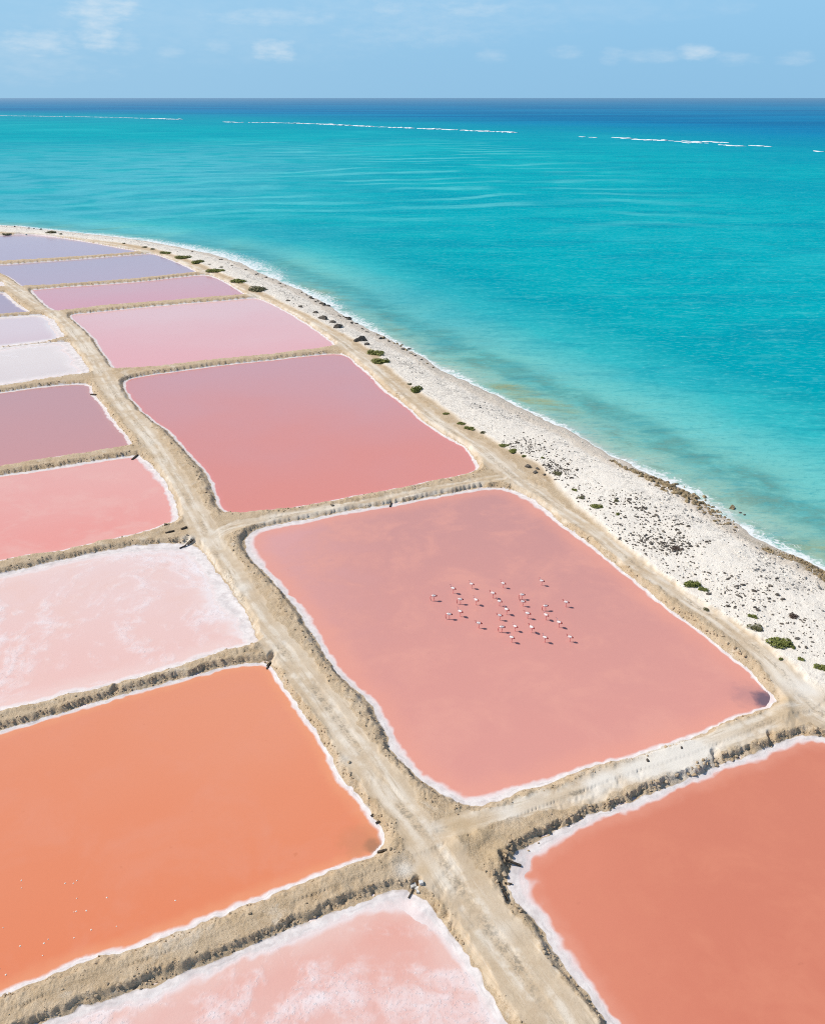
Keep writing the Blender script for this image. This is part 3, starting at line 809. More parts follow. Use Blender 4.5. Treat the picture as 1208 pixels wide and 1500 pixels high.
def sea_material():
    m, t, b = new_mat('sea')
    P = t.pos()
    off = t.math('MULTIPLY', t.attr('inland'), -1.0)
    dr = t.attr('reef')
    nbig = t.noise(P, .0045, 4, .55, .5)
    nmed = t.noise(t.scl(P, (1, 1.6, 1), .5), .022, 4, .6, .6)
    nsm = t.noise(t.scl(P, (1, 1.5, 1), .5), .11, 4, .65, .5)
    nti = t.noise(t.scl(P, (.8, 1.6, 1), .3), .55, 4, .7)
    nch = t.noise(t.scl(P, (.45, 1.6, 1), .1), .16, 4, .7, .3)
    so = t.math('ADD', off, t.math('MULTIPLY', t.math('SUBTRACT', nmed, .5), 16.0))
    so = t.math('ADD', so, t.math('MULTIPLY', t.math('SUBTRACT', nsm, .5), 8.0))
    f = t.math('DIVIDE', t.math('MAXIMUM', so, 0.0), 160.0)
    f = t.math('POWER', f, .5)
    col = t.ramp(f, [(0.0, (.47, .53, .46)), (.10, (.36, .51, .42)), (.20, (.26, .49, .41)), (.31, (.20, .515, .455)), (.42, (.15, .53, .50)), (.54, (.035, .45, .47)), (.66, (.0, .345, .40)), (.82, (.0, .375, .425)), (1.0, (.0, .375, .435))])
    # sea grass and coral rubble close in
    bandw = t.math('ADD', off, t.math('MULTIPLY', t.math('SUBTRACT', t.noise(P, .035, 3, .55), .5), 14.0))
    dband = t.math('MULTIPLY', t.step(bandw, 8.0, 13.0), t.step(bandw, 23.0, 17.0))
    dband = t.math('MULTIPLY', dband, t.step(t.math('ADD', t.math('MULTIPLY', nsm, .6), t.math('MULTIPLY', nti, .4)), .34, .56))
    col = t.mix(t.math('MULTIPLY', dband, .62), col, (.06, .30, .29))
    weed_zone = t.math('MULTIPLY', t.step(so, 4.0, 9.0), t.step(so, 30.0, 15.0))
    weed = t.math('MULTIPLY', weed_zone, t.step(t.math('ADD', t.math('MULTIPLY', nsm, .5), t.math('MULTIPLY', nti, .5)), .42, .60))
    col = t.mix(t.math('MULTIPLY', weed, .42), col, (.10, .27, .25))
    shoal = t.math('MULTIPLY', t.math('MULTIPLY', t.step(off, 1.5, 4.0), t.step(off, 14.0, 7.0)), t.step(nmed, .52, .64))
    col = t.mix(t.math('MULTIPLY', shoal, .8), col, (.33, .35, .17))
    gr = t.math('MULTIPLY', t.math('MULTIPLY', t.step(nsm, .50, .66), t.step(off, 1.0, 4.0)), t.step(off, 24.0, 10.0))
    col = t.mix(t.math('MULTIPLY', gr, .42), col, (.21, .29, .21))
    # scattered darker grass beds farther out
    nel = t.noise(t.scl(P, (.45, 1.7, 1), .12), .075, 5, .68, .4)
    nel2 = t.noise(t.scl(P, (.35, 1.5, 1), .08), .021, 5, .65, .5)
    beds = t.math('MULTIPLY', t.step(nel, .53, .66), t.step(so, 18.0, 60.0))
    col = t.mix(t.math('MULTIPLY', beds, .50), col, (.0, .265, .335))
    col = t.mix(t.math('MULTIPLY', t.step(nel2, .50, .64), t.step(so, 40.0, 110.0)), col, t.mix(.55, col, (.0, .26, .36)))
    col = t.mix(t.math('MULTIPLY', t.step(nel2, .47, .34), t.step(so, 40.0, 110.0, 0, .35)), col, (.02, .47, .50))
    col = t.mix(t.step(nbig, .48, .64, 0, .55), col, (.0, .295, .40))
    col = t.mix(t.step(nbig, .45, .28, 0, .35), col, (.03, .50, .54))
    # swell crests refracted over the reef flat
    sepn = t.n.new('ShaderNodeSeparateXYZ')
    t.put(sepn.inputs[0], P)
    ph = t.math('ADD', t.math('MULTIPLY', sepn.outputs[1], 1.0), t.math('MULTIPLY', sepn.outputs[0], -.24))
    ph = t.math('ADD', ph, t.math('MULTIPLY', t.math('MULTIPLY', sepn.outputs[0], sepn.outputs[0]), .0006))
    ph = t.math('ADD', ph, t.math('MULTIPLY', t.math('SUBTRACT', t.noise(P, .006, 2, .5), .5), 170.0))
    sw = t.math('SINE', t.math('MULTIPLY', ph, 2 * math.pi / 56.0))
    sw = t.math('MULTIPLY', t.step(sw, .05, .98), t.math('MULTIPLY', t.step(sepn.outputs[1], 380, 620), t.step(sepn.outputs[1], 1900, 1100)))
    sw = t.math('MULTIPLY', sw, t.math('MULTIPLY', t.step(t.noise(t.scl(P, (1, .6, 1)), .0075, 3, .55), .40, .56), t.math('MULTIPLY', t.step(sepn.outputs[0], 250, 80), t.step(sepn.outputs[0], -520, -150))))
    col = t.mix(t.math('MULTIPLY', sw, t.step(nch, .36, .55, .35, .70)), col, (.12, .565, .595))
    # paler water towards the left, off the far coast
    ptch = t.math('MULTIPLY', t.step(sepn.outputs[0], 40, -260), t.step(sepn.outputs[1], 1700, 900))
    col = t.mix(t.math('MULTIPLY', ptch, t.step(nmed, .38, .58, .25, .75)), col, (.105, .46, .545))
    # ocean beyond the reef
    dd = t.math('ADD', dr, t.math('MULTIPLY', t.math('SUBTRACT', t.noise(P, .0022, 4, .6), .5), 520.0))
    dd2 = t.math('DIVIDE', dd, t.math('ADD', 120.0, t.math('MULTIPLY', sepn.outputs[1], .10)))
    col = t.mix(t.step(dd2, -1.7, .3, 0, .55), col, (.0, .26, .40))
    deep = t.mix(t.step(t.noise(t.scl(P, (.25, 1, 1)), .0022, 4, .6), .4, .6), (.0, .20, .42), (.0, .135, .335))
    col = t.mix(t.step(dd2, -.2, 2.4), col, deep)
    # fine chop
    col = t.mix(t.step(nti, .52, .66, 0, .26), col, (.17, .59, .60))
    col = t.mix(t.step(nti, .48, .34, 0, .34), col, (.0, .27, .32))
    col = t.mix(t.step(nch, .52, .66, 0, .22), col, (.10, .54, .57))
    col = t.mix(t.step(nch, .48, .35, 0, .26), col, (.0, .27, .34))
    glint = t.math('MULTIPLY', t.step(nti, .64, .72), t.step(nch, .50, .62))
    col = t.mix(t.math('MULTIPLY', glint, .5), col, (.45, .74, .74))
    # lace of foam on the waterline
    fw = t.attr('surf')
    fn = t.noise(P, .9, 5, .75, .8)
    fl = t.math('SUBTRACT', t.math('DIVIDE', off, fw), t.math('MULTIPLY', t.math('SUBTRACT', fn, .52), 3.4))
    foam = t.math('MULTIPLY', t.step(fl, .75, .1), t.step(t.noise(P, .09, 3, .6), .30, .46))
    edge = t.step(off, .75, .15)
    foam = t.math('MAXIMUM', foam, t.math('MULTIPLY', edge, t.step(fn, .40, .52, 0, .8)))
    col = t.mix(t.math('MULTIPLY', foam, .92), col, (.86, .88, .87))
    t.put(b.inputs['Base Color'], col)
    b.inputs['Roughness'].default_value = .9
    b.inputs['Specular IOR Level'].default_value = 0.0
    # a choppy sea mirrors the sky far less than a flat one, except right at the horizon
    gl = t.n.new('ShaderNodeBsdfGlossy')
    gl.inputs['Roughness'].default_value = .28
    fr_ = t.n.new('ShaderNodeFresnel')
    fr_.inputs['IOR'].default_value = 1.33
    mx = t.n.new('ShaderNodeMixShader')
    t.put(mx.inputs[0], t.math('ADD', .008, t.math('ADD', t.math('MULTIPLY', t.math('POWER', fr_.outputs[0], 9.0), .16), t.math('MULTIPLY', t.math('POWER', fr_.outputs[0], 30.0), .55))))
    t.l.new(b.outputs[0], mx.inputs[1])
    t.l.new(gl.outputs[0], mx.inputs[2])
    t.l.new(mx.outputs[0], [n for n in t.n if n.type == 'OUTPUT_MATERIAL'][0].inputs[0])
    h = t.math('ADD', t.math('MULTIPLY', t.noise(t.scl(P, (.7, 1.5, 1), .3), .42, 5, .65), .8), t.math('MULTIPLY', t.noise(P, .06, 3, .5), 1.2))
    nb = t.bump(h, .55, .5)
    t.put(b.inputs['Normal'], nb)
    t.put(gl.inputs['Normal'], nb)
    return m


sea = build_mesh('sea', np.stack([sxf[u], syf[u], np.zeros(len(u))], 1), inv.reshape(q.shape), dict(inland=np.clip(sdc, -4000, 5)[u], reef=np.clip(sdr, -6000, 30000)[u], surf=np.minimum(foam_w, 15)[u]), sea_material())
tag(sea, 'turquoise sea deepening to dark blue beyond the reef', None, None, 'structure')


# ------------------------------------------------------------------ simple materials
def rock_material(name, c1, c2, scale=1.5):
    m, t, b = new_mat(name)
    P = t.pos()
    n = t.noise(P, scale, 5, .65)
    n2 = t.noise(P, scale * 6, 4, .7)
    col = t.mix(t.step(n, .35, .65), c1, c2)
    col = t.mix(t.step(n2, .6, .8, 0, .4), col, sc(c2, 1.5))
    t.put(b.inputs['Base Color'], col)
    b.inputs['Roughness'].default_value = .9
    b.inputs['Specular IOR Level'].default_value = .2
    t.put(b.inputs['Normal'], t.bump(n2, .6, .06))
    return m


M_dark = rock_material('dark_coral_rock', (.075, .062, .05), (.19, .165, .135))
M_pale = rock_material('pale_coral_stone', (.80, .73, .63), (.90, .84, .75))
M_grey = rock_material('grey_coral_stone', (.20, .19, .175), (.36, .34, .31))
M_ledge = rock_material('brown_beach_rock', (.20, .145, .075), (.40, .31, .19), .9)
M_clod = rock_material('soil_clod', (.38, .275, .165), (.60, .47, .32), 1.2)
M_foam, t_, b_ = new_mat('white_water')
t_.put(b_.inputs['Base Color'], t_.mix(t_.noise(t_.pos(), .2, 4, .6), (.80, .84, .85), (.90, .92, .92)))
b_.inputs['Roughness'].default_value = .8
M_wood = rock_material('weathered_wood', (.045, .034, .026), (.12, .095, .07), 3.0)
M_conc = rock_material('pale_concrete', (.52, .50, .46), (.72, .70, .66), 2.0)

# icosahedron prototypes
phi = (1 + 5 ** .5) / 2
IV = np.array([(-1, phi, 0), (1, phi, 0), (-1, -phi, 0), (1, -phi, 0), (0, -1, phi), (0, 1, phi), (0, -1, -phi), (0, 1, -phi), (phi, 0, -1), (phi, 0, 1), (-phi, 0, -1), (-phi, 0, 1)], float)
IV /= np.linalg.norm(IV[0])
IF = np.array([(0, 11, 5), (0, 5, 1), (0, 1, 7), (0, 7, 10), (0, 10, 11), (1, 5, 9), (5, 11, 4), (11, 10, 2), (10, 7, 6), (7, 1, 8), (3, 9, 4), (3, 4, 2), (3, 2, 6), (3, 6, 8), (3, 8, 9), (4, 9, 5), (2, 4, 11), (6, 2, 10), (8, 6, 7), (9, 8, 1)])


def subdivide(V, F):
    V = list(map(tuple, V))
    cache = {}

    def mid(a, b):
        k = (min(a, b), max(a, b))
        if k not in cache:
            p = (np.array(V[a]) + np.array(V[b])) / 2
            V.append(tuple(p / np.linalg.norm(p)))
            cache[k] = len(V) - 1
        return cache[k]
    out = []
    for a, b, c in F:
        ab, bc, ca = mid(a, b), mid(b, c), mid(c, a)
        out += [(a, ab, ca), (b, bc, ab), (c, ca, bc), (ab, bc, ca)]
    return np.array(V), np.array(out)


def rock_proto(seed, sub=1, jag=.35, flat=.7):
    V, F = IV, IF
    for _ in range(sub):
        V, F = subdivide(V, F)
    r = np.random.default_rng(seed)
    k = r.normal(size=(7, 3))
    off = r.uniform(.45, .9, 7)
    k /= np.linalg.norm(k, axis=1)[:, None]
    rad = np.ones(len(V))
    for a, o in zip(k, off):                     # planar cuts make broken-looking facets
        d = V @ a
        rad = np.where(d > o, np.minimum(rad, o / np.maximum(d, 1e-3)), rad)
    V = V * (rad * (1 + jag * (r.random(len(V)) - .5)))[:, None]
    return V * np.array([1, r.uniform(.7, .95), flat]), F


protos = [rock_proto(s, 1) for s in range(8)]
protos0 = [rock_proto(100 + s, 0, .4) for s in range(6)]


def scatter_mesh(name, xs, ys, size, mat, label, sink=.25, prs=protos0, zoff=0.0, aspect=None):
    n = len(xs)
    zs = sample(Z, xs, ys) + zoff
    ang = rng.uniform(0, 6.28, n)
    Vs, Fs, o = [], [], 0
    pick = rng.integers(0, len(prs), n)
    for p, (V, F) in enumerate(prs):
        ids = np.nonzero(pick == p)[0]
        if not len(ids):
            continue
        c, s_ = np.cos(ang[ids]), np.sin(ang[ids])
        vx = V[None, :, 0] * c[:, None] - V[None, :, 1] * s_[:, None]
        vy = V[None, :, 0] * s_[:, None] + V[None, :, 1] * c[:, None]
        vz = np.repeat(V[None, :, 2], len(ids), 0) + .35 - sink * .5
        sz = size[ids][:, None]
        A = np.stack([vx * sz + xs[ids][:, None], vy * sz + ys[ids][:, None], vz * sz + zs[ids][:, None]], 2)
        Vs.append(A.reshape(-1, 3))
        Fs.append((F[None] + (np.arange(len(ids)) * len(V))[:, None, None] + o).reshape(-1, 3))
        o += len(ids) * len(V)
    ob = build_mesh(name, np.concatenate(Vs), np.concatenate(Fs), None, mat, False)
    return tag(ob, label, None, None, 'stuff')


def rock_meshes(base, prs, mat):
    out = []
    for V, F in prs:
        me = bpy.data.meshes.new(base)
        me.from_pydata([tuple(v) for v in V], [], [tuple(f) for f in F])
        me.materials.append(mat)
        out.append(me)
    return out


RM = {k: rock_meshes(k, protos, m) for k, m in (('dark', M_dark), ('ledge', M_ledge), ('pale', M_pale), ('grey', M_grey), ('clod', M_clod))}
protos2 = [rock_proto(200 + s, 2, .16, .8) for s in range(4)]
RM2 = {k: rock_meshes(k, protos2, m) for k, m in (('dark', M_dark), ('ledge', M_ledge))}


def rock(name, kind, x, y, sx_, label, cat, group=None, sy_=None, sz_=None, big=False, sink=.3, z=None):
    me = random.choice((RM2 if big else RM)[kind])
    o = bpy.data.objects.new(name, me)
    C.objects.link(o)
    sz_ = sz_ or sx_
    z = zat(x, y) if z is None else z
    o.location = (x, y, z + sz_ * (.5 - sink))
    o.scale = (sx_, sy_ or sx_, sz_)
    o.rotation_euler = (0, 0, random.uniform(0, 6.28))
    return tag(o, label, cat, group)


# ------------------------------------------------------------------ loose soil and shingle
def pick_points(weight, n):
    """random ground points, weight per grid vertex (per square metre)"""
    dyv = np.gradient(y_rows)
    dxv = (2 * TW * halfw / (NC - 1))
    area = (dyv * dxv)[:, None] * np.ones((1, NC))
    pw = (weight.reshape(NR, NC) * area).ravel()
    cs_ = np.cumsum(pw)
    r = rng.random(n) * cs_[-1]
    k = np.searchsorted(cs_, r)
    i, j = k // NC, k % NC
    x = X[k] + (rng.random(n) - .5) * dxv[i]
    y = Y[k] + (rng.random(n) - .5) * dyv[i]
    return x, y


# clods on the banks: thickest on the broken faces
fr = 1.0 / (1 + (Y / 140) ** 2)
wgt = ((SDP > .1) & (SDP < SL * 1.5 + .6) & (BM < .2)) * (1 - .9 * ((far_face > .4) & (SDP > toe + .4))) * (1 - .93 * ((far_face <= .4) & (SDP > SL * .8) & (ROADU > 2.6))) * (0.55 + 1.0 * far_face) * (n_clod > .18) * (1 - ROADM) * fr * (Y < 330)
xs, ys = pick_points(wgt, 11000)
scatter_mesh('soil_clods', xs, ys, rng.gamma(1.8, .036, 11000).clip(.03, .32), M_clod, 'loose tan soil clods lying along the dike banks')
xs, ys = pick_points((BM > .6) * (DC > 1.2) * (0.1 + (fbm(X, Y, 9.0, 2, 71) > .5)) * fr, 5000)
scatter_mesh('coral_shingle', xs, ys, rng.gamma(2.4, .042, 5000).clip(.04, .26), M_pale, 'pale coral stones strewn over the white beach')
xs, ys = pick_points((BM > .6) * (DC > 3) * (DC < 11) * (fbm(X, Y, 8.0, 3, 72) > .52) * fr, 2600)
scatter_mesh('grey_shingle', xs, ys, rng.gamma(2.2, .05, 2600).clip(.05, .3), M_grey, 'grey shingle in bands between the white ridge and the tideline')
xs, ys = pick_points((BM > .6) * (DC > .5) * (DC < 2.8) * (Y < 115) * (0.25 + (fbm(X, Y, 4.0, 2, 73) > .45)) * fr, 4200)
scatter_mesh('tideline_gravel', xs, ys, rng.gamma(2.4, .06, 4200).clip(.06, .4), M_ledge, 'brown gravel along the tideline')

# dark coral rocks over the beach
patch = fbm(X, Y, 7.0, 3, 74)
zone = (BM > .8) * (DB > .8) * (DC > 9.0) * (Y < 150) * smooth((patch - .42) / .16) * (0.12 + 0.88 * smooth((DB) / 4))
near_px = np.zeros(X.shape)
for (px, py, r, a) in [(812, 690, 3.2, 9), (800, 680, 2.0, 6), (985, 800, 2.6, 7), (925, 735, 3.0, 3), (770, 655, 4.5, 4), (950, 790, 5, 3), (1080, 870, 5, 1.5)]:
    cx_, cy_ = G(px, py, 1.1)
    near_px += a * np.exp(-((X - cx_) ** 2 + (Y - cy_) ** 2) / r ** 2)
xs, ys = pick_points((zone + near_px * (BM > .7)) * fr ** .5, 2700)
sz = rng.gamma(2.0, .062, 2700).clip(.06, .46)
vis = sz / depth_of(xs, ys)
px_ = xs / depth_of(xs, ys) * FPX + CX
vis = np.where((px_ > 0) & (px_ < 1208), vis, 0)
order = np.argsort(-vis)
top = order[:230]
rest = order[230:]
scatter_mesh('dark_rubble', xs[rest], ys[rest], sz[rest], M_dark, 'small dark coral rubble peppering the white beach')
anchors = [(795, 680, 'dark coral rock in the scatter beside the round boulders at the road bend', 'rocks by the road bend'), (760, 655, 'dark coral rock on the white stretch beside the low green hedge strip', 'rocks beside the hedge strip'),
           (830, 700, 'dark coral rock in the dense black heap right of the round boulders', 'rocks in the black heap'), (985, 800, 'dark coral rock in the brownish heap in the middle of the beach', 'rocks in the brownish heap'),
           (915, 735, 'dark coral rock behind the lone round shrub, below the rocky ledge', 'rocks behind the lone round shrub'), (1050, 840, 'dark coral rock strewn around the largest green shrub', 'rocks around the largest shrub'),
           (1150, 900, 'dark coral rock strewn behind the row of three shrubs at right', 'rocks behind the three shrubs'), (620, 560, 'dark coral rock on the far grey shingle', 'rocks on the far shingle'),
           (1105, 895, 'dark coral rock scattered around the bright small round shrub', 'rocks around the bright small shrub'), (1165, 890, 'dark coral rock beside the brown dead shrub at right', 'rocks beside the dead shrub'), (1195, 960, 'dark coral rock near the shrub cut by the right edge', 'rocks near the edge shrub'),
           (905, 765, 'dark coral rock below the tiny shrub right of the lone round shrub', 'rocks below the tiny shrub'), (945, 785, 'dark coral rock on the white ground just left of the brownish heap', 'rocks left of the brownish heap'), (1025, 800, 'dark coral rock on the white ground just right of the brownish heap', 'rocks right of the brownish heap'),
           (1000, 875, 'dark coral rock between the largest shrub and the coast track', 'rocks between largest shrub and track'), (865, 705, 'dark coral rock between the black heap and the lone round shrub', 'rocks between black heap and round shrub'), (1090, 850, 'dark coral rock on open white shingle right of the largest shrub', 'rocks right of the largest shrub'), (960, 830, 'dark coral rock close to the coast track below the brownish heap', 'rocks by the track below the heap')]
for k in top:
    qy = CY - FPX * (0)  # photograph pixel of this rock, to say which patch it lies in
    dpt = depth_of(xs[k], ys[k]) - 1.0 * SP
    pxk = CX + xs[k] / dpt * FPX
    pyk = CY - ((ys[k] * SP - (CAM_H - 1.0) * CP) / dpt) * FPX
    an = min(anchors, key=lambda a: ((a[0] - pxk) / 1.6) ** 2 + (a[1] - pyk) ** 2)
    rock('dark_rock', 'dark', xs[k], ys[k], sz[k] * 1.05, an[2], 'rock', an[3], sz[k] * random.uniform(.6, 1.0), sz[k] * random.uniform(.5, .8))

# boulders one can point at
for (px, py, wd, lb) in [
        (773, 682, 9.5, 'largest and leftmost round dark boulder on the sandy road bend'), (787, 685, 6.5, 'small round dark boulder right of the largest boulder on the road bend'),
        (783, 690, 8.0, 'oval dark boulder nearest the track at the road bend'), (797, 693, 6.0, 'dark boulder at the foot of the black heap by the road bend')]:
    x, y = G(px, py, 1.1)
    r = wd / 2 / FPX * depth_of(x, y)
    rock('boulder', 'dark', x, y, r * 1.1, lb, 'boulder', 'round boulders at the road bend', r * .9, r * .85, True, .2)
for (px, py, wd, lb) in [
        (422, 441, 7, 'farthest small dark hummock between the coast road and shingle'), (440, 450, 8, 'second dark hummock along the far coast road'), (462, 458, 9, 'low dark hummock left of the big dark mounds on the coast road'),
        (473, 467, 15, 'dark mound with flat top beside the coast road'), (487, 472, 10, 'small dark mound between two larger mounds by the coast road'), (495, 479, 17, 'largest dark mound of the far group beside the coast road'),
        (528, 499, 19, 'lone dark peaked mound behind the pair of green bushes'), (537, 505, 9, 'small dark rock at the foot of the lone peaked mound')]:
    x, y = G(px, py, .9)
    r = wd / 2 / FPX * depth_of(x, y)
    rock('rock_mound', 'dark', x, y, r * 1.15, lb, 'rock mound', 'dark mounds beside the coast road', r * .8, r * .75, True, .35)
shore_spots = [(411, 416, 8), (418, 419, 5), (442, 428, 7), (449, 432, 6), (455, 437, 12), (465, 441, 9), (474, 445, 17), (481, 447, 8), (498, 464, 8), (503, 463, 7), (509, 467, 15), (515, 474, 11), (522, 473, 7), (530, 481, 8), (536, 486, 9),
               (552, 491, 9), (561, 495, 15), (569, 499, 8), (577, 502, 11), (586, 506, 11), (595, 512, 14), (602, 517, 8), (608, 521, 9), (617, 527, 7), (626, 532, 7), (634, 538, 6), (340, 391, 6), (360, 396, 7), (375, 403, 8), (390, 407, 7), (400, 411, 6), (325, 381, 8), (282, 370, 7), (43, 335, 6), (50, 336, 5), (60, 337, 7), (22, 333, 6)]
for n_, (px, py, wd) in enumerate(shore_spots):
    for q in range(1 if wd < 8 else 2 if wd < 12 else 4):
        x, y = G(px + (random.uniform(-.4, .4) * wd if q else 0), py + (random.uniform(-.2, .2) * wd if q else 0), .35)
        r = wd / 2 / FPX * depth_of(x, y) * (.8 if wd < 8 else .55)
        if px < 300:
            lb, g_ = 'dark shore rock at the bend of the farthest coast', 'dark rocks on the farthest shore'
        elif px < 405:
            lb, g_ = 'dark shore rock along the surf beside the far bushes', 'dark rocks beside the far surf'
        elif px < 490:
            lb, g_ = 'dark brown shore rock where the far surf is widest', 'dark rocks at the widest surf'
        elif px < 545:
            lb, g_ = 'dark brown shore rock level with the dark road mounds', 'shore rocks level with the mounds'
        else:
            lb, g_ = 'brown shore rock seaward of the pair of green bushes', 'shore rocks seaward of the bushes'
        rock('shore_rock', 'dark' if px < 545 else random.choice(['dark', 'ledge']), x, y, r, lb, 'rock', g_, r * .75, r * .6, wd > 9)
ledge = [(898, 676), (915, 685), (932, 691), (952, 699), (973, 709), (986, 713), (1003, 723), (1012, 727), (1023, 738), (1042, 744), (1055, 758), (1064, 765)]
lg = catmull(ground_line(ledge, .3), 10, False)
for k in range(230):
    u_ = (k + random.random()) / 230
    p = lg[int(u_ * (len(lg) - 1))]
    spread = .5 + 1.5 * smooth(np.array((u_ - .1) / .5))
    x, y = p[0] - .25 + random.gauss(0, .55) * spread, p[1] - .3 + random.gauss(0, .85) * spread
    r = random.uniform(.24, .56) * (.75 + .75 * math.sin(math.pi * min(1, u_ * 1.15)))
    seg = min(4, int(u_ * 5))
    lb, g_ = [('small brown rock at the thin left end of the waterline ledge', 'ledge rocks, thin left end'), ('brown rock where the thin waterline ledge begins to widen', 'ledge rocks, widening part'),
              ('brown weathered rock in the thick middle of the waterline ledge', 'ledge rocks, thick middle'), ('brown weathered rock of the ledge just left of the yellow boulder in the surf', 'ledge rocks beside the yellow boulder'),
              ('brown weathered rock at the right end of the waterline ledge', 'ledge rocks, right end')][seg]
    rock('ledge_rock', 'ledge', x, y, r, lb, 'rock', g_, r * random.uniform(.65, .95), r * random.uniform(.6, .9), r > .42)
for (px, py, wd, lb, kd) in [(1071, 743, 13, 'yellow brown boulder standing alone in the surf off the ledge', 'ledge'), (1031, 727, 9, 'brown boulder just seaward of the ledge in white water', 'ledge'), (1084, 750, 5, 'small dark rock awash right of the yellow boulder', 'dark'), (1090, 753, 5, 'outermost small dark rock awash right of the yellow boulder', 'dark'), (1196, 831, 6, 'single dark rock on the tideline at the right edge', 'dark'), (1075, 778, 7, 'dark rock lying on the tan sand below the ledge end', 'dark')]:
    x, y = G(px, py, .2)
    r = wd / 2 / FPX * depth_of(x, y)
    rock('surf_rock', kd, x, y, r, lb, 'rock', None, r * .8, r * .7, True, .2, max(0.0, zat(x, y)))

# rough broken blocks on the bank of the terracotta pond
tp = PONDS['terracotta']['ground']
blk = [(746, 1236, .30), (748, 1244, .34), (741, 1252, .32), (736, 1262, .34), (738, 1278, .36), (733, 1270, .24), (722, 1282, .32), (742, 1304, .22), (744, 1290, .2), (757, 1330, .3), (763, 1338, .28), (774, 1241, .14), (789, 1230, .14), (727, 1293, .2),
       (797, 1214, .26), (806, 1207, .24), (820, 1202, .28), (835, 1195, .3), (852, 1190, .26), (866, 1183, .3), (1046, 1112, .34), (1050, 1117, .3), (1036, 1118, .3), (1022, 1126, .32), (1008, 1131, .28), (990, 1135, .3), (975, 1143, .3), (962, 1147, .3), (948, 1152, .26), (1132, 1082, .26), (1110, 1090, .26), (1078, 1104, .28), (1020, 1119, .2), (915, 1164, .3), (903, 1170, .28), (890, 1176, .28)]
for (px, py, r) in blk:
    x, y = G(px, py, .55)
    if px < 790:
        lb, g_ = 'dark broken earth block at the left corner of the terracotta pond', 'earth blocks at the pond corner'
    elif px < 940:
        lb, g_ = 'broken earth block along the dark crumbled bank near the track', 'earth blocks on the near bank'
    else:
        lb, g_ = 'pale broken earth block on the crumbled bank below the white dike top', 'earth blocks on the far bank'
    rock('earth_block', 'clod', x, y, r, lb, 'earth block', g_, r * .8, r * random.uniform(.7, 1.0), False, .15)
for (px, py, r) in [(1058, 934, .3), (1064, 943, .34), (1075, 951, .4), (1082, 957, .36), (1090, 963, .3), (1045, 928, .26), (985, 888, .3), (975, 880, .24), (860, 786, .3), (862, 789, .24), (1000, 900, .24), (1125, 998, .3), (1018, 908, .26)]:
    x, y = G(px, py, .6)
    rock('earth_block', 'clod', x, y, r, 'pale earth block on the bank between the flamingo pond and coast road', 'earth block', 'earth blocks on the coast road bank', r * .8, r * .75, False, .2)

# ------------------------------------------------------------------ reef breakers
Vs, Fs, o_ = [], [], 0
REEF_L = ground_line(REEF)
full = catmull(REEF_L, 40, False)


def breaker(pa, pb, hgt, dens):
    global o_
    (x0, y0), (x1, y1) = G(*pa), G(*pb)
    n = max(8, int(math.hypot(x1 - x0, y1 - y0) / 6))
    for k in range(n):
        if random.random() > dens:
            continue
        u_ = (k + random.random()) / n
        x, y = x0 + (x1 - x0) * u_, y0 + (y1 - y0) * u_ + random.gauss(0, 6)
        V, F = random.choice(protos)
        lx, wy = random.uniform(3, 12), random.uniform(4, 26)
        hz = hgt * random.choice((.3, .45, .6, .8, 1.0)) * .85
        A = V * np.array([lx, wy, hz]) + np.array([x, y, hz * .15])
        Vs.append(A)
        Fs.append(F + o_)
        o_ += len(V)


for (a_, b_2, h_, dn) in [((-300, 166.5), (0, 169.5), 1.6, .5), ((0, 169.5), (60, 170.3), 1.6, .8), ((60, 170.3), (170, 172), 1.2, .7), ((170, 172), (232, 173.8), .8, .5), ((222, 174.0), (266, 175.0), 3.2, .95),
                          ((328, 178.5), (352, 179.5), 1.6, .8), ((352, 179.3), (392, 179.8), 1.2, .4), ((393, 179.5), (480, 182.2), 2.0, .9), ((470, 182.0), (490, 183), 3.6, 1), ((486, 183), (545, 185.5), 3.0, .95), ((545, 185.5), (585, 186.8), 1.0, .6), ((572, 186.6), (610, 188.2), 2.8, .9),
                          ((610, 188.5), (672, 190.5), 2.4, .9), ((674, 191), (757, 194.4), 2.6, .95), ((848, 200.5), (876, 201.5), .9, .5), ((899, 201.5), (925, 203), 1.4, .7), ((930, 204), (950, 205.5), 1.4, .7), ((948, 205), (974, 206), 2.0, .9), ((976, 206.5), (1064, 208.8), 1.2, .75),
                          ((1000, 208.5), (1056, 210.5), .7, .5), ((1055, 212.3), (1090, 214.5), 1.6, .85), ((1100, 213), (1120, 214), .8, .5), ((1192, 221.5), (1215, 222.8), .9, .5), ((1215, 222.5), (1420, 237), 1.5, .5)]:
    breaker(a_, b_2, h_, dn)
tag(build_mesh('reef_surf', np.concatenate(Vs), np.concatenate(Fs), None, M_foam, True), 'white surf breaking along the distant reef line', None, None, 'stuff')


# ------------------------------------------------------------------ shrubs
def leaf_material(name, c1, c2, c3):
    m, t, b = new_mat(name)
    P = t.pos()
    oi = t.n.new('ShaderNodeObjectInfo')
    n = t.noise(P, 2.2, 3, .6)
    f = t.noise(P, 9.0, 2, .5)
    col = t.mix(t.step(n, .35, .65), c1, c2)
    col = t.mix(t.step(f, .5, .75, 0, .7), col, c3)
    col = t.mix(t.math('MULTIPLY', oi.outputs['Random'], .35), col, sc(c3, .8))
    t.put(b.inputs['Base Color'], col)
    b.inputs['Roughness'].default_value = .65
    b.inputs['Specular IOR Level'].default_value = .25
    return m


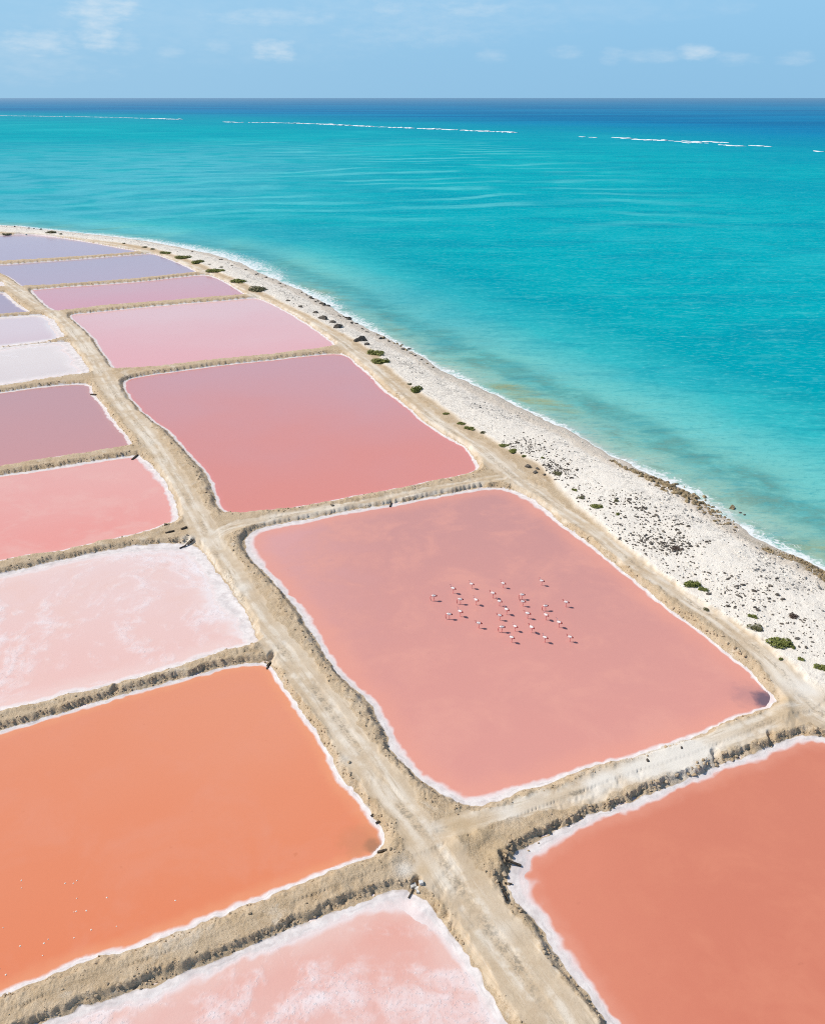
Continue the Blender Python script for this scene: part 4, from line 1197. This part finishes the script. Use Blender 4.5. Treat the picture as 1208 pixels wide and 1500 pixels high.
M_leaf = leaf_material('shrub_leaf', (.125, .15, .03), (.22, .235, .055), (.34, .33, .10))
M_dead = leaf_material('dead_twigs', (.07, .045, .032), (.13, .085, .06), (.18, .13, .10))
M_olive = leaf_material('olive_leaf', (.12, .115, .05), (.20, .185, .09), (.28, .255, .14))


def shrub_meshes(seed, lx, ly, lz, nleaf, mat):
    """low salt-bush: leaf clumps on a lumpy mound, with a skirt of gnarled stems"""
    r = np.random.default_rng(seed)
    nl = 9
    lobes = [(r.uniform(-.62, .62), r.uniform(-.6, .6), r.uniform(.28, .5)) for _ in range(nl)]
    V, F = [], []
    for k in range(nleaf):
        cx_, cy_, rr = lobes[r.integers(nl)]
        d = r.normal(size=3)
        d[2] = abs(d[2])
        d /= np.linalg.norm(d)
        rad = rr * r.uniform(.72, 1.06)
        p = np.array([cx_ + d[0] * rad, cy_ + d[1] * rad, (.06 + d[2] * rad * 1.7)])
        if p[0] ** 2 + p[1] ** 2 > 1.12:
            continue
        n = d + r.normal(size=3) * .55
        n /= np.linalg.norm(n)
        a = np.cross(n, r.normal(size=3))
        a /= np.linalg.norm(a)
        b = np.cross(n, a)
        s = r.uniform(.045, .10)
        q = np.array([p + a * s * 1.5, p + b * s * .8, p - a * s * 1.5, p - b * s * .8])
        q = q * np.array([lx, ly, lz])
        F.append([len(V) + t for t in range(4)])
        V.extend(q.tolist())
    leaf = bpy.data.meshes.new('foliage')
    leaf.from_pydata(V, [], F)
    leaf.materials.append(mat)
    V, F = [], []
    for k in range(7):
        an = k / 7 * 6.28 + r.uniform(-.3, .3)
        L_ = r.uniform(.45, .8)
        pts = [(0, 0, -.1), (math.cos(an) * L_ * .5 * lx, math.sin(an) * L_ * .5 * ly, .22 * lz), (math.cos(an) * L_ * lx, math.sin(an) * L_ * ly, .4 * lz)]
        rads = [.06, .04, .015]
        b0 = len(V)
        for (px, py, pz), rr in zip(pts, rads):
            for s in range(5):
                V.append((px + math.cos(s * 1.2566) * rr, py + math.sin(s * 1.2566) * rr, pz))
        for i in range(2):
            for s in range(5):
                F.append((b0 + i * 5 + s, b0 + i * 5 + (s + 1) % 5, b0 + i * 5 + 5 + (s + 1) % 5, b0 + i * 5 + 5 + s))
    stem = bpy.data.meshes.new('stem')
    stem.from_pydata(V, [], F)
    stem.materials.append(M_wood)
    return leaf, stem


SHR = {'green': [shrub_meshes(s, 1, 1, 1, 950, M_leaf) for s in range(5)], 'dead': [shrub_meshes(30 + s, 1, 1, 1, 500, M_dead) for s in range(2)], 'olive': [shrub_meshes(40 + s, 1, 1, 1, 850, M_olive) for s in range(3)]}
SHRUBS = [
    (10, 341, 18, .25, 'olive', 'dark low scrub strip at the far left edge by the coast road'),
    (73, 341, 20, .4, 'olive', 'dark green shrub on the farthest beach bend'),
    (89, 343, 7, .6, 'olive', 'tiny dark shrub right of the farthest beach shrub'),
    (182, 356, 6, .6, 'olive', 'tiny dark shrub on the beach above the lilac pond'),
    (211, 361, 11, .4, 'olive', 'small olive shrub first of the far roadside row'),
    (223, 364, 10, .45, 'olive', 'small olive shrub second in the far roadside row'),
    (243, 370, 20, .4, 'green', 'low green shrub third in the far roadside row'),
    (268, 377, 27, .4, 'green', 'spreading green shrub fourth in the far roadside row'),
    (291, 384, 25, .4, 'green', 'wide green shrub touching the fourth in the far row'),
    (307, 387, 6, .5, 'olive', 'tiny dark shrub beside the wide far roadside shrubs'),
    (323, 391, 9, .4, 'olive', 'small dark shrub alone on the far grey shingle'),
    (316, 396, 31, .35, 'green', 'long green shrub at the lilac pond corner of the road'),
    (348, 412, 28, .4, 'green', 'green shrub left of the darkest far roadside shrub'),
    (375, 424, 38, .4, 'olive', 'dark olive shrub, longest and nearest of the far row'),
    (551, 517, 29, .55, 'green', 'farther of the two paired green bushes on the coast road'),
    (557, 529, 29, .6, 'green', 'nearer of the two paired green bushes on the coast road'),
    (612, 571, 25, .8, 'green', 'tall rounded green bush beside the coast road'),
    (600, 562, 9, .6, 'olive', 'small dry shrub behind the tall rounded bush'),
    (653, 604, 11, .35, 'green', 'small low shrub on the road verge below the tall bush'),
    (675, 619, 15, .5, 'green', 'left of two touching shrubs on the coast road verge'),
    (688, 626, 18, .5, 'green', 'right of two touching shrubs on the coast road verge'),
    (706, 633, 13, .5, 'olive', 'olive shrub right after the two touching verge shrubs'),
    (738, 652, 17, .35, 'green', 'left half of the low green hedge strip by the road bend'),
    (753, 660, 19, .4, 'green', 'right half of the low green hedge strip by the road bend'),
    (767, 667, 8, .6, 'green', 'small round shrub at the end of the hedge strip'),
    (794, 671, 6, .5, 'green', 'tiny green shrub on white shingle above the black heap'),
    (815, 694, 18, .3, 'olive', 'olive scrub growing in front of the black rock heap'),
    (841, 718, 9, .4, 'green', 'tiny flat shrub farthest of three below the black heap'),
    (851, 730, 13, .4, 'olive', 'flat olive shrub left of the lone round shrub'),
    (873, 743, 20, .5, 'green', 'lone round green shrub on white shingle near the track'),
    (905, 754, 8, .5, 'green', 'tiny green shrub right of the lone round shrub'),
    (901, 734, 10, .5, 'olive', 'dark scrub among the rocks behind the lone round shrub'),
    (1012, 856, 27, .7, 'green', 'largest green shrub in the middle of the white beach'),
    (1029, 864, 17, .6, 'green', 'shrub joined to the right of the largest beach shrub'),
    (1034, 889, 10, .4, 'olive', 'small dry shrub at the track edge below the largest shrub'),
    (1102, 904, 15, .6, 'green', 'bright small round shrub behind the grey green one'),
    (1106, 921, 26, .6, 'olive', 'grey green shrub in front of the bright small shrub'),
    (1141, 944, 39, .6, 'green', 'long dark green shrub beside the coast track at right'),
    (1162, 950, 8, .5, 'green', 'tiny shrub touching the right end of the long shrub'),
    (1143, 963, 7, .4, 'green', 'tiny low shrub nearest the track below the long shrub'),
    (1172, 967, 11, .35, 'green', 'flat shrub between the long shrub and the right edge'),
    (1203, 980, 24, .7, 'green', 'rounded shrub cut by the right edge of the picture'),
    (1160, 902, 21, .3, 'dead', 'brown dead shrub on the white beach at right'),
    (991, 803, 20, .35, 'dead', 'brown dead shrub in the rocky heap in the beach middle'),
]
cnt = {}
for (px, py, wd, asp, kd, lb) in SHRUBS:
    x, y = G(px, py, 1.15)
    hw_ = wd / 2 / FPX * depth_of(x, y) * .98
    o = bpy.data.objects.new('shrub' if kd != 'dead' else 'dead_shrub', None)
    C.objects.link(o)
    o.location = (x, y, zat(x, y) - .03)
    i = cnt.get(kd, 0)
    cnt[kd] = i + 1
    leaf, stem = SHR[kd][i % len(SHR[kd])]
    vh = max(.40, hw_ * asp * .85)
    for nm, me in (('foliage', leaf), ('stem', stem)):
        c = bpy.data.objects.new(nm, me)
        c.rotation_euler = (0, 0, 0)
        C.objects.link(c)
        c.parent = o
        c.scale = (hw_, hw_ * (.85 if wd > 12 else 1.0), vh)
    tag(o, lb, 'shrub', 'shrubs along the coast road and beach')


# ------------------------------------------------------------------ sluices, planks, posts
def bevel_box(name, l, wdt, h, mat, seed=0):
    r = random.Random(seed)
    V = []
    bv = .12 * min(wdt, h)
    for sx_ in (-1, 0, 1):
        for (yy, zz) in ((-1, -.8), (-.8, -1), (.8, -1), (1, -.8), (1, .8), (.8, 1), (-.8, 1), (-1, .8)):
            V.append((sx_ * l / 2, yy * wdt / 2 + r.uniform(-bv, bv), zz * h / 2 + r.uniform(-bv, bv)))
    F = [tuple(range(7, -1, -1)), tuple(range(16, 24))]
    for s in range(2):
        for k in range(8):
            F.append((s * 8 + k, s * 8 + (k + 1) % 8, s * 8 + 8 + (k + 1) % 8, s * 8 + 8 + k))
    me = bpy.data.meshes.new(name)
    me.from_pydata(V, [], F)
    me.materials.append(mat)
    return me


def stick(name, pa, pb, thick, mat, label, cat, group=None, za=.6, zb=.6, lift=.05):
    a, b = G(*pa, za), G(*pb, zb)
    A, B = Vector((*a, max(zat(*a), 0) + lift)), Vector((*b, max(zat(*b), 0) + lift))
    me = bevel_box(name, (B - A).length, thick, thick * .8, mat, len(bpy.data.objects))
    o = bpy.data.objects.new(name, me)
    C.objects.link(o)
    o.location = (A + B) / 2
    o.rotation_euler = (B - A).to_track_quat('X', 'Z').to_euler()
    return tag(o, label, cat, group)


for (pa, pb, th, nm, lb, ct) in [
        ((241, 773), (246, 771), .25, 'timber', 'short dark timber lying at the salmon pond corner', 'timber'), ((243, 783), (256, 779), .25, 'timber', 'longest dark timber across the broken sluice bank', 'timber'),
        ((266, 778), (274, 774), .32, 'timber', 'dark timber end beside the track above the white pan', 'timber'), ((263, 801), (272, 796), .17, 'plank', 'lowest slanting plank of the broken sluice above the white pan', 'plank'),
        ((269, 799), (279, 792), .16, 'plank', 'middle slanting plank of the broken sluice above the white pan', 'plank'), ((275, 796), (284, 790), .16, 'plank', 'upper slanting plank of the broken sluice above the white pan', 'plank'),
        ((133, 576), (141, 577), .35, 'plank', 'dark plank at the corner of the mauve pond', 'plank'), ((193, 671), (202, 664), .3, 'plank', 'dark slanting plank at the corner of the salmon pond', 'plank'),
        ((734, 1262), (763, 1265), .20, 'post_shadow', 'dark bar standing in for a post shadow across the white crust of the terracotta pond', 'post_shadow'), ((739, 1291), (750, 1291), .14, 'stick', 'short dark bar standing in for a clod shadow on the crust below the post shadow', 'stick'),  # these two bars stand in for the cast shadows of a post and clods
        ((731, 1293), (744, 1316), .17, 'branch', 'long dark branch along the bank below the post shadow', 'branch'), ((553, 1246), (566, 1247), .22, 'plank', 'dark plank at the corner of the orange pond', 'plank'),
        ((543, 1193), (547, 1190), .14, 'stick', 'upper dark stick on the bank right of the orange pond', 'stick'), ((550, 1203), (556, 1200), .16, 'stick', 'lower dark stick on the bank right of the orange pond', 'stick'),
        ((390, 977), (396, 965), .12, 'plank', 'dark plank in the gully at the top of the orange pond', 'plank'), ((598, 1312), (605, 1298), .11, 'plank', 'dark plank down the gully above the pink crusted pond', 'plank'),
        ((571, 740), (573, 733), .24, 'plank', 'dark upright looking plank on the dike behind the flamingo pond', 'plank')]:
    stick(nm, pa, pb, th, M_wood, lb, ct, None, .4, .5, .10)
for (px, py, s, lb) in [(605, 1288, .42, 'white concrete block farthest left at the small sluice'), (611, 1292, .3, 'small white concrete block in the middle of the small sluice'), (617, 1291, .36, 'white concrete block farthest right at the small sluice'), (612, 1298, .24, 'nearest small white concrete block at the small sluice')]:
    x, y = G(px, py, 1.0)
    me = bevel_box('concrete_block', s * 1.2, s, s * .8, M_conc, px)
    o = bpy.data.objects.new('concrete_block', me)
    C.objects.link(o)
    o.location = (x, y, zat(x, y) + s * .3)
    o.rotation_euler = (random.uniform(-.2, .2), random.uniform(-.2, .2), random.uniform(0, 3))
    tag(o, lb, 'concrete block', 'blocks of the small sluice')
for (px, py, s, lb) in [(275, 782, .3, 'small dark stone above the middle planks of the broken sluice'), (280, 787, .26, 'small dark stone right of the broken sluice planks'), (487, 738, .45, 'single dark clod on the dike behind the flamingo pond'), (948, 1111, .3, 'small dark stone on the near edge of the white dike top'), (998, 1093, .22, 'tiny dark stone on the flamingo pond bank at right')]:
    x, y = G(px, py, 1.0)
    rock('stone', 'dark', x, y, s, lb, 'stone', None, s * .8, s * .7)
for (px, py) in [(32, 1290), (32, 1301), (96, 1294), (113, 1290), (108, 1294), (113, 1316), (157, 1315), (109, 1336), (127, 1334), (112, 1335), (5, 1359), (171, 1357), (71, 1376), (65, 1382), (109, 1374), (134, 1362), (63, 1400), (0, 1419), (9, 1428), (30, 1386), (257, 1319)]:
    x, y = G(px, py)
    rock('foam_fleck', 'pale', x, y, random.uniform(.06, .12), 'tiny white foam fleck floating in the lower left of the orange pond', 'foam fleck', 'foam flecks on the orange pond', None, .05, False, .3, 0.0)

# ------------------------------------------------------------------ flamingos
M_pink, t_, b_ = new_mat('flamingo_plumage')
g_ = t_.n.new('ShaderNodeTexCoord').outputs['Object']
sp_ = t_.n.new('ShaderNodeSeparateXYZ')
t_.put(sp_.inputs[0], g_)
pl = t_.mix(t_.step(t_.noise(g_, 9.0, 3, .6), .35, .7), (.88, .78, .74), (.93, .87, .83))
pl = t_.mix(t_.step(sp_.outputs[0], .30, .40), pl, (.78, .20, .18))
t_.put(b_.inputs['Base Color'], pl)
b_.inputs['Roughness'].default_value = .7
M_legs = rock_material('flamingo_leg', (.82, .22, .21), (.86, .30, .28), 8)
M_wing = rock_material('flamingo_wing', (.62, .07, .06), (.74, .15, .13), 10)
M_flight = rock_material('flamingo_flight_feather', (.03, .018, .018), (.06, .03, .03), 10)
M_bill = rock_material('flamingo_bill', (.02, .018, .018), (.05, .04, .04), 10)


def skin_mesh(name, joints, edges, root, mats, pick):
    me = bpy.data.meshes.new(name)
    me.from_pydata([j[:3] for j in joints], edges, [])
    o = bpy.data.objects.new(name, me)
    C.objects.link(o)
    md = o.modifiers.new('skin', 'SKIN')
    md.use_smooth_shade = True
    sv_ = me.skin_vertices[0].data
    for k, j in enumerate(joints):
        sv_[k].radius = (j[3], j[4] if len(j) > 4 else j[3])
        sv_[k].use_root = (k == root)
    o.modifiers.new('sub', 'SUBSURF').levels = 1
    o.modifiers['sub'].render_levels = 1
    dg = bpy.context.evaluated_depsgraph_get()
    ev = o.evaluated_get(dg)
    out = bpy.data.meshes.new_from_object(ev, preserve_all_data_layers=False, depsgraph=dg)
    out.name = name
    bpy.data.objects.remove(o)
    bpy.data.meshes.remove(me)
    for m in mats:
        if len(out.materials) < len(mats):
            out.materials.append(m)
    for p in out.polygons:
        p.material_index = pick(p.center)
        p.use_smooth = True
    return out


def flamingo_meshes(pose):
    """facing +x, feet at z = 0"""
    J = [(0, 0, .84, .19, .20), (-.19, 0, .82, .145, .15), (-.36, 0, .77, .06), (.17, 0, .86, .15, .155), (.28, 0, .89, .085)]
    E = [(0, 1), (1, 2), (0, 3), (3, 4)]
    if pose == 'up':
        neck = [(.34, 0, .92, .055), (.40, 0, 1.02, .056), (.37, 0, 1.13, .056), (.33, 0, 1.24, .056), (.36, 0, 1.34, .056), (.43, 0, 1.36, .07)]
        bill = [(.46, 0, 1.355, .030), (.52, 0, 1.33, .024), (.54, 0, 1.27, .012)]
    elif pose == 'mid':
        neck = [(.34, 0, .86, .055), (.42, 0, .90, .056), (.47, 0, 1.00, .056), (.43, 0, 1.10, .056), (.46, 0, 1.18, .056), (.53, 0, 1.18, .07)]
        bill = [(.56, 0, 1.17, .030), (.61, 0, 1.14, .024), (.62, 0, 1.08, .012)]
    else:
        neck = [(.36, 0, .82, .055), (.46, 0, .70, .056), (.50, 0, .54, .056), (.47, 0, .38, .056), (.44, 0, .24, .056), (.44, 0, .15, .07)]
        bill = [(.43, 0, .12, .030), (.39, 0, .07, .024), (.34, 0, .06, .012)]
    k0 = len(J)
    J += neck
    E += [(4, k0)] + [(k0 + i, k0 + i + 1) for i in range(len(neck) - 1)]
    for sd, fx in ((-1, .05), (1, -.06)):
        k1 = len(J)
        J += [(-.02, sd * .055, .72, .05), (-.01, sd * .06, .60, .032), (-.05 + fx * .4, sd * .06, .36, .028), (fx, sd * .06, .04, .022), (fx + .07, sd * .065, .012, .016)]
        E += [(0, k1)] + [(k1 + i, k1 + i + 1) for i in range(4)]
    body = skin_mesh('body', J, E, 0, [M_pink, M_legs], lambda c: 1 if (c.z < .66 and c.x < .30) else 0)
    billm = skin_mesh('bill', bill, [(0, 1), (1, 2)], 0, [M_bill], lambda c: 0)
    wings = []
    for sd in (-1, 1):
        V, F, MI = [], [], []
        nr_, ns = 7, 5                       # a folded wing wrapped over the flank
        for i in range(nr_):
            u_ = i / (nr_ - 1)
            x = .18 - .66 * u_
            for j in range(ns):
                v_ = j / (ns - 1)
                a = (.25 + v_ * 1.45) * (1 - .15 * u_)
                rr = (.222 if u_ < .6 else .222 * (1 - (u_ - .6) * 1.6)) * (.96 + .04 * math.sin(v_ * 9 + u_ * 5))
                V.append((x, sd * math.sin(a) * rr, .835 - .07 * u_ + math.cos(a) * rr * 1.0))
        for i in range(nr_ - 1):
            for j in range(ns - 1):
                F.append((i * ns + j, i * ns + j + 1, (i + 1) * ns + j + 1, (i + 1) * ns + j))
                MI.append(2 if i >= 5 and j >= 1 else 1 if ((j >= 3 and i >= 2) or i >= 4) else 0)
        me = bpy.data.meshes.new('wing')
        me.from_pydata(V, [], F)
        for m in (M_pink, M_wing, M_flight):
            me.materials.append(m)
        me.polygons.foreach_set('material_index', MI)
        me.polygons.foreach_set('use_smooth', [True] * len(F))
        wings.append(me)
    return body, billm, wings


FM = {p: flamingo_meshes(p) for p in ('up', 'mid', 'feed')}
FLOCK = [
    (635.2, 880, 'feed', 178, 'flamingo feeding head down, leftmost of the whole flock'),
    (663.5, 869, 'up', 150, 'flamingo with raised head behind the leftmost feeding one'),
    (690.4, 862, 'up', 150, 'flamingo with raised head farthest back on the left side'),
    (736.5, 861, 'up', 155, 'flamingo with raised head farthest back in the middle'),
    (792.6, 857.5, 'up', 150, 'flamingo with raised head standing apart, farthest of all from the camera'),
    (673.7, 885, 'feed', 178, 'flamingo feeding head down right of the leftmost one'),
    (697, 886, 'up', 145, 'flamingo with raised head right of the second feeding bird'),
    (721.5, 876, 'mid', 150, 'flamingo at the back end of the diagonal line of three'),
    (731, 887.5, 'up', 150, 'flamingo in the middle of the diagonal line of three'),
    (741.4, 900, 'up', 145, 'flamingo at the near end of the diagonal line of three'),
    (764, 878, 'feed', 176, 'flamingo feeding directly behind another in the flock centre right'),
    (765, 888, 'mid', 172, 'flamingo directly in front of a feeding one, centre right'),
    (828.3, 889, 'mid', 155, 'flamingo farthest right in the back half of the flock'),
    (798, 894.5, 'feed', 185, 'deep red winged flamingo feeding on the right of the flock'),
    (799, 908, 'up', 140, 'flamingo just in front of the deep red winged one'),
    (772, 906, 'mid', 155, 'flamingo between the diagonal line and the deep red winged one'),
    (657.5, 907, 'feed', 178, 'flamingo feeding at the front left of the flock'),
    (673.7, 903, 'up', 145, 'flamingo with raised head just right of the front left feeding one'),
    (700.8, 920, 'mid', 165, 'flamingo standing alone at the front, left of the last group'),
    (731.4, 908.5, 'mid', 172, 'flamingo standing broadside in front of the diagonal line'),
    (734.5, 926, 'feed', 178, 'flamingo feeding head down at the front centre of the flock'),
    (754, 924.5, 'up', 145, 'flamingo with raised head right of the front centre feeding one'),
    (778, 926.5, 'mid', 140, 'white backed flamingo alone at the front right of centre'),
    (818, 919, 'up', 150, 'flamingo on the right side between two rows, behind the nearest right one'),
    (748.8, 941, 'up', 148, 'flamingo nearest the camera on the left'),
    (797.5, 941, 'up', 148, 'flamingo nearest the camera in the middle of the front three'),
    (834, 940, 'mid', 155, 'flamingo nearest the camera on the far right'),
]
for (px, py, pose, hd, lb) in FLOCK:
    x, y = G(px, py)
    body, billm, wings = FM[pose]
    o = bpy.data.objects.new('flamingo', None)
    C.objects.link(o)
    o.location = (x, y, 0)
    o.rotation_euler = (0, 0, math.radians(hd + random.uniform(-6, 6)))
    s = random.uniform(.94, 1.06)
    o.scale = (s, s, s)
    for nm, me in (('body', body), ('bill', billm), ('wing', wings[0]), ('wing', wings[1])):
        c = bpy.data.objects.new(nm, me)
        C.objects.link(c)
        c.parent = o
    tag(o, lb, 'flamingo', 'flamingos wading in the pink pond')

print('tris', sum(len(o.data.polygons) * 2 for o in scene.objects if o.type == 'MESH'))
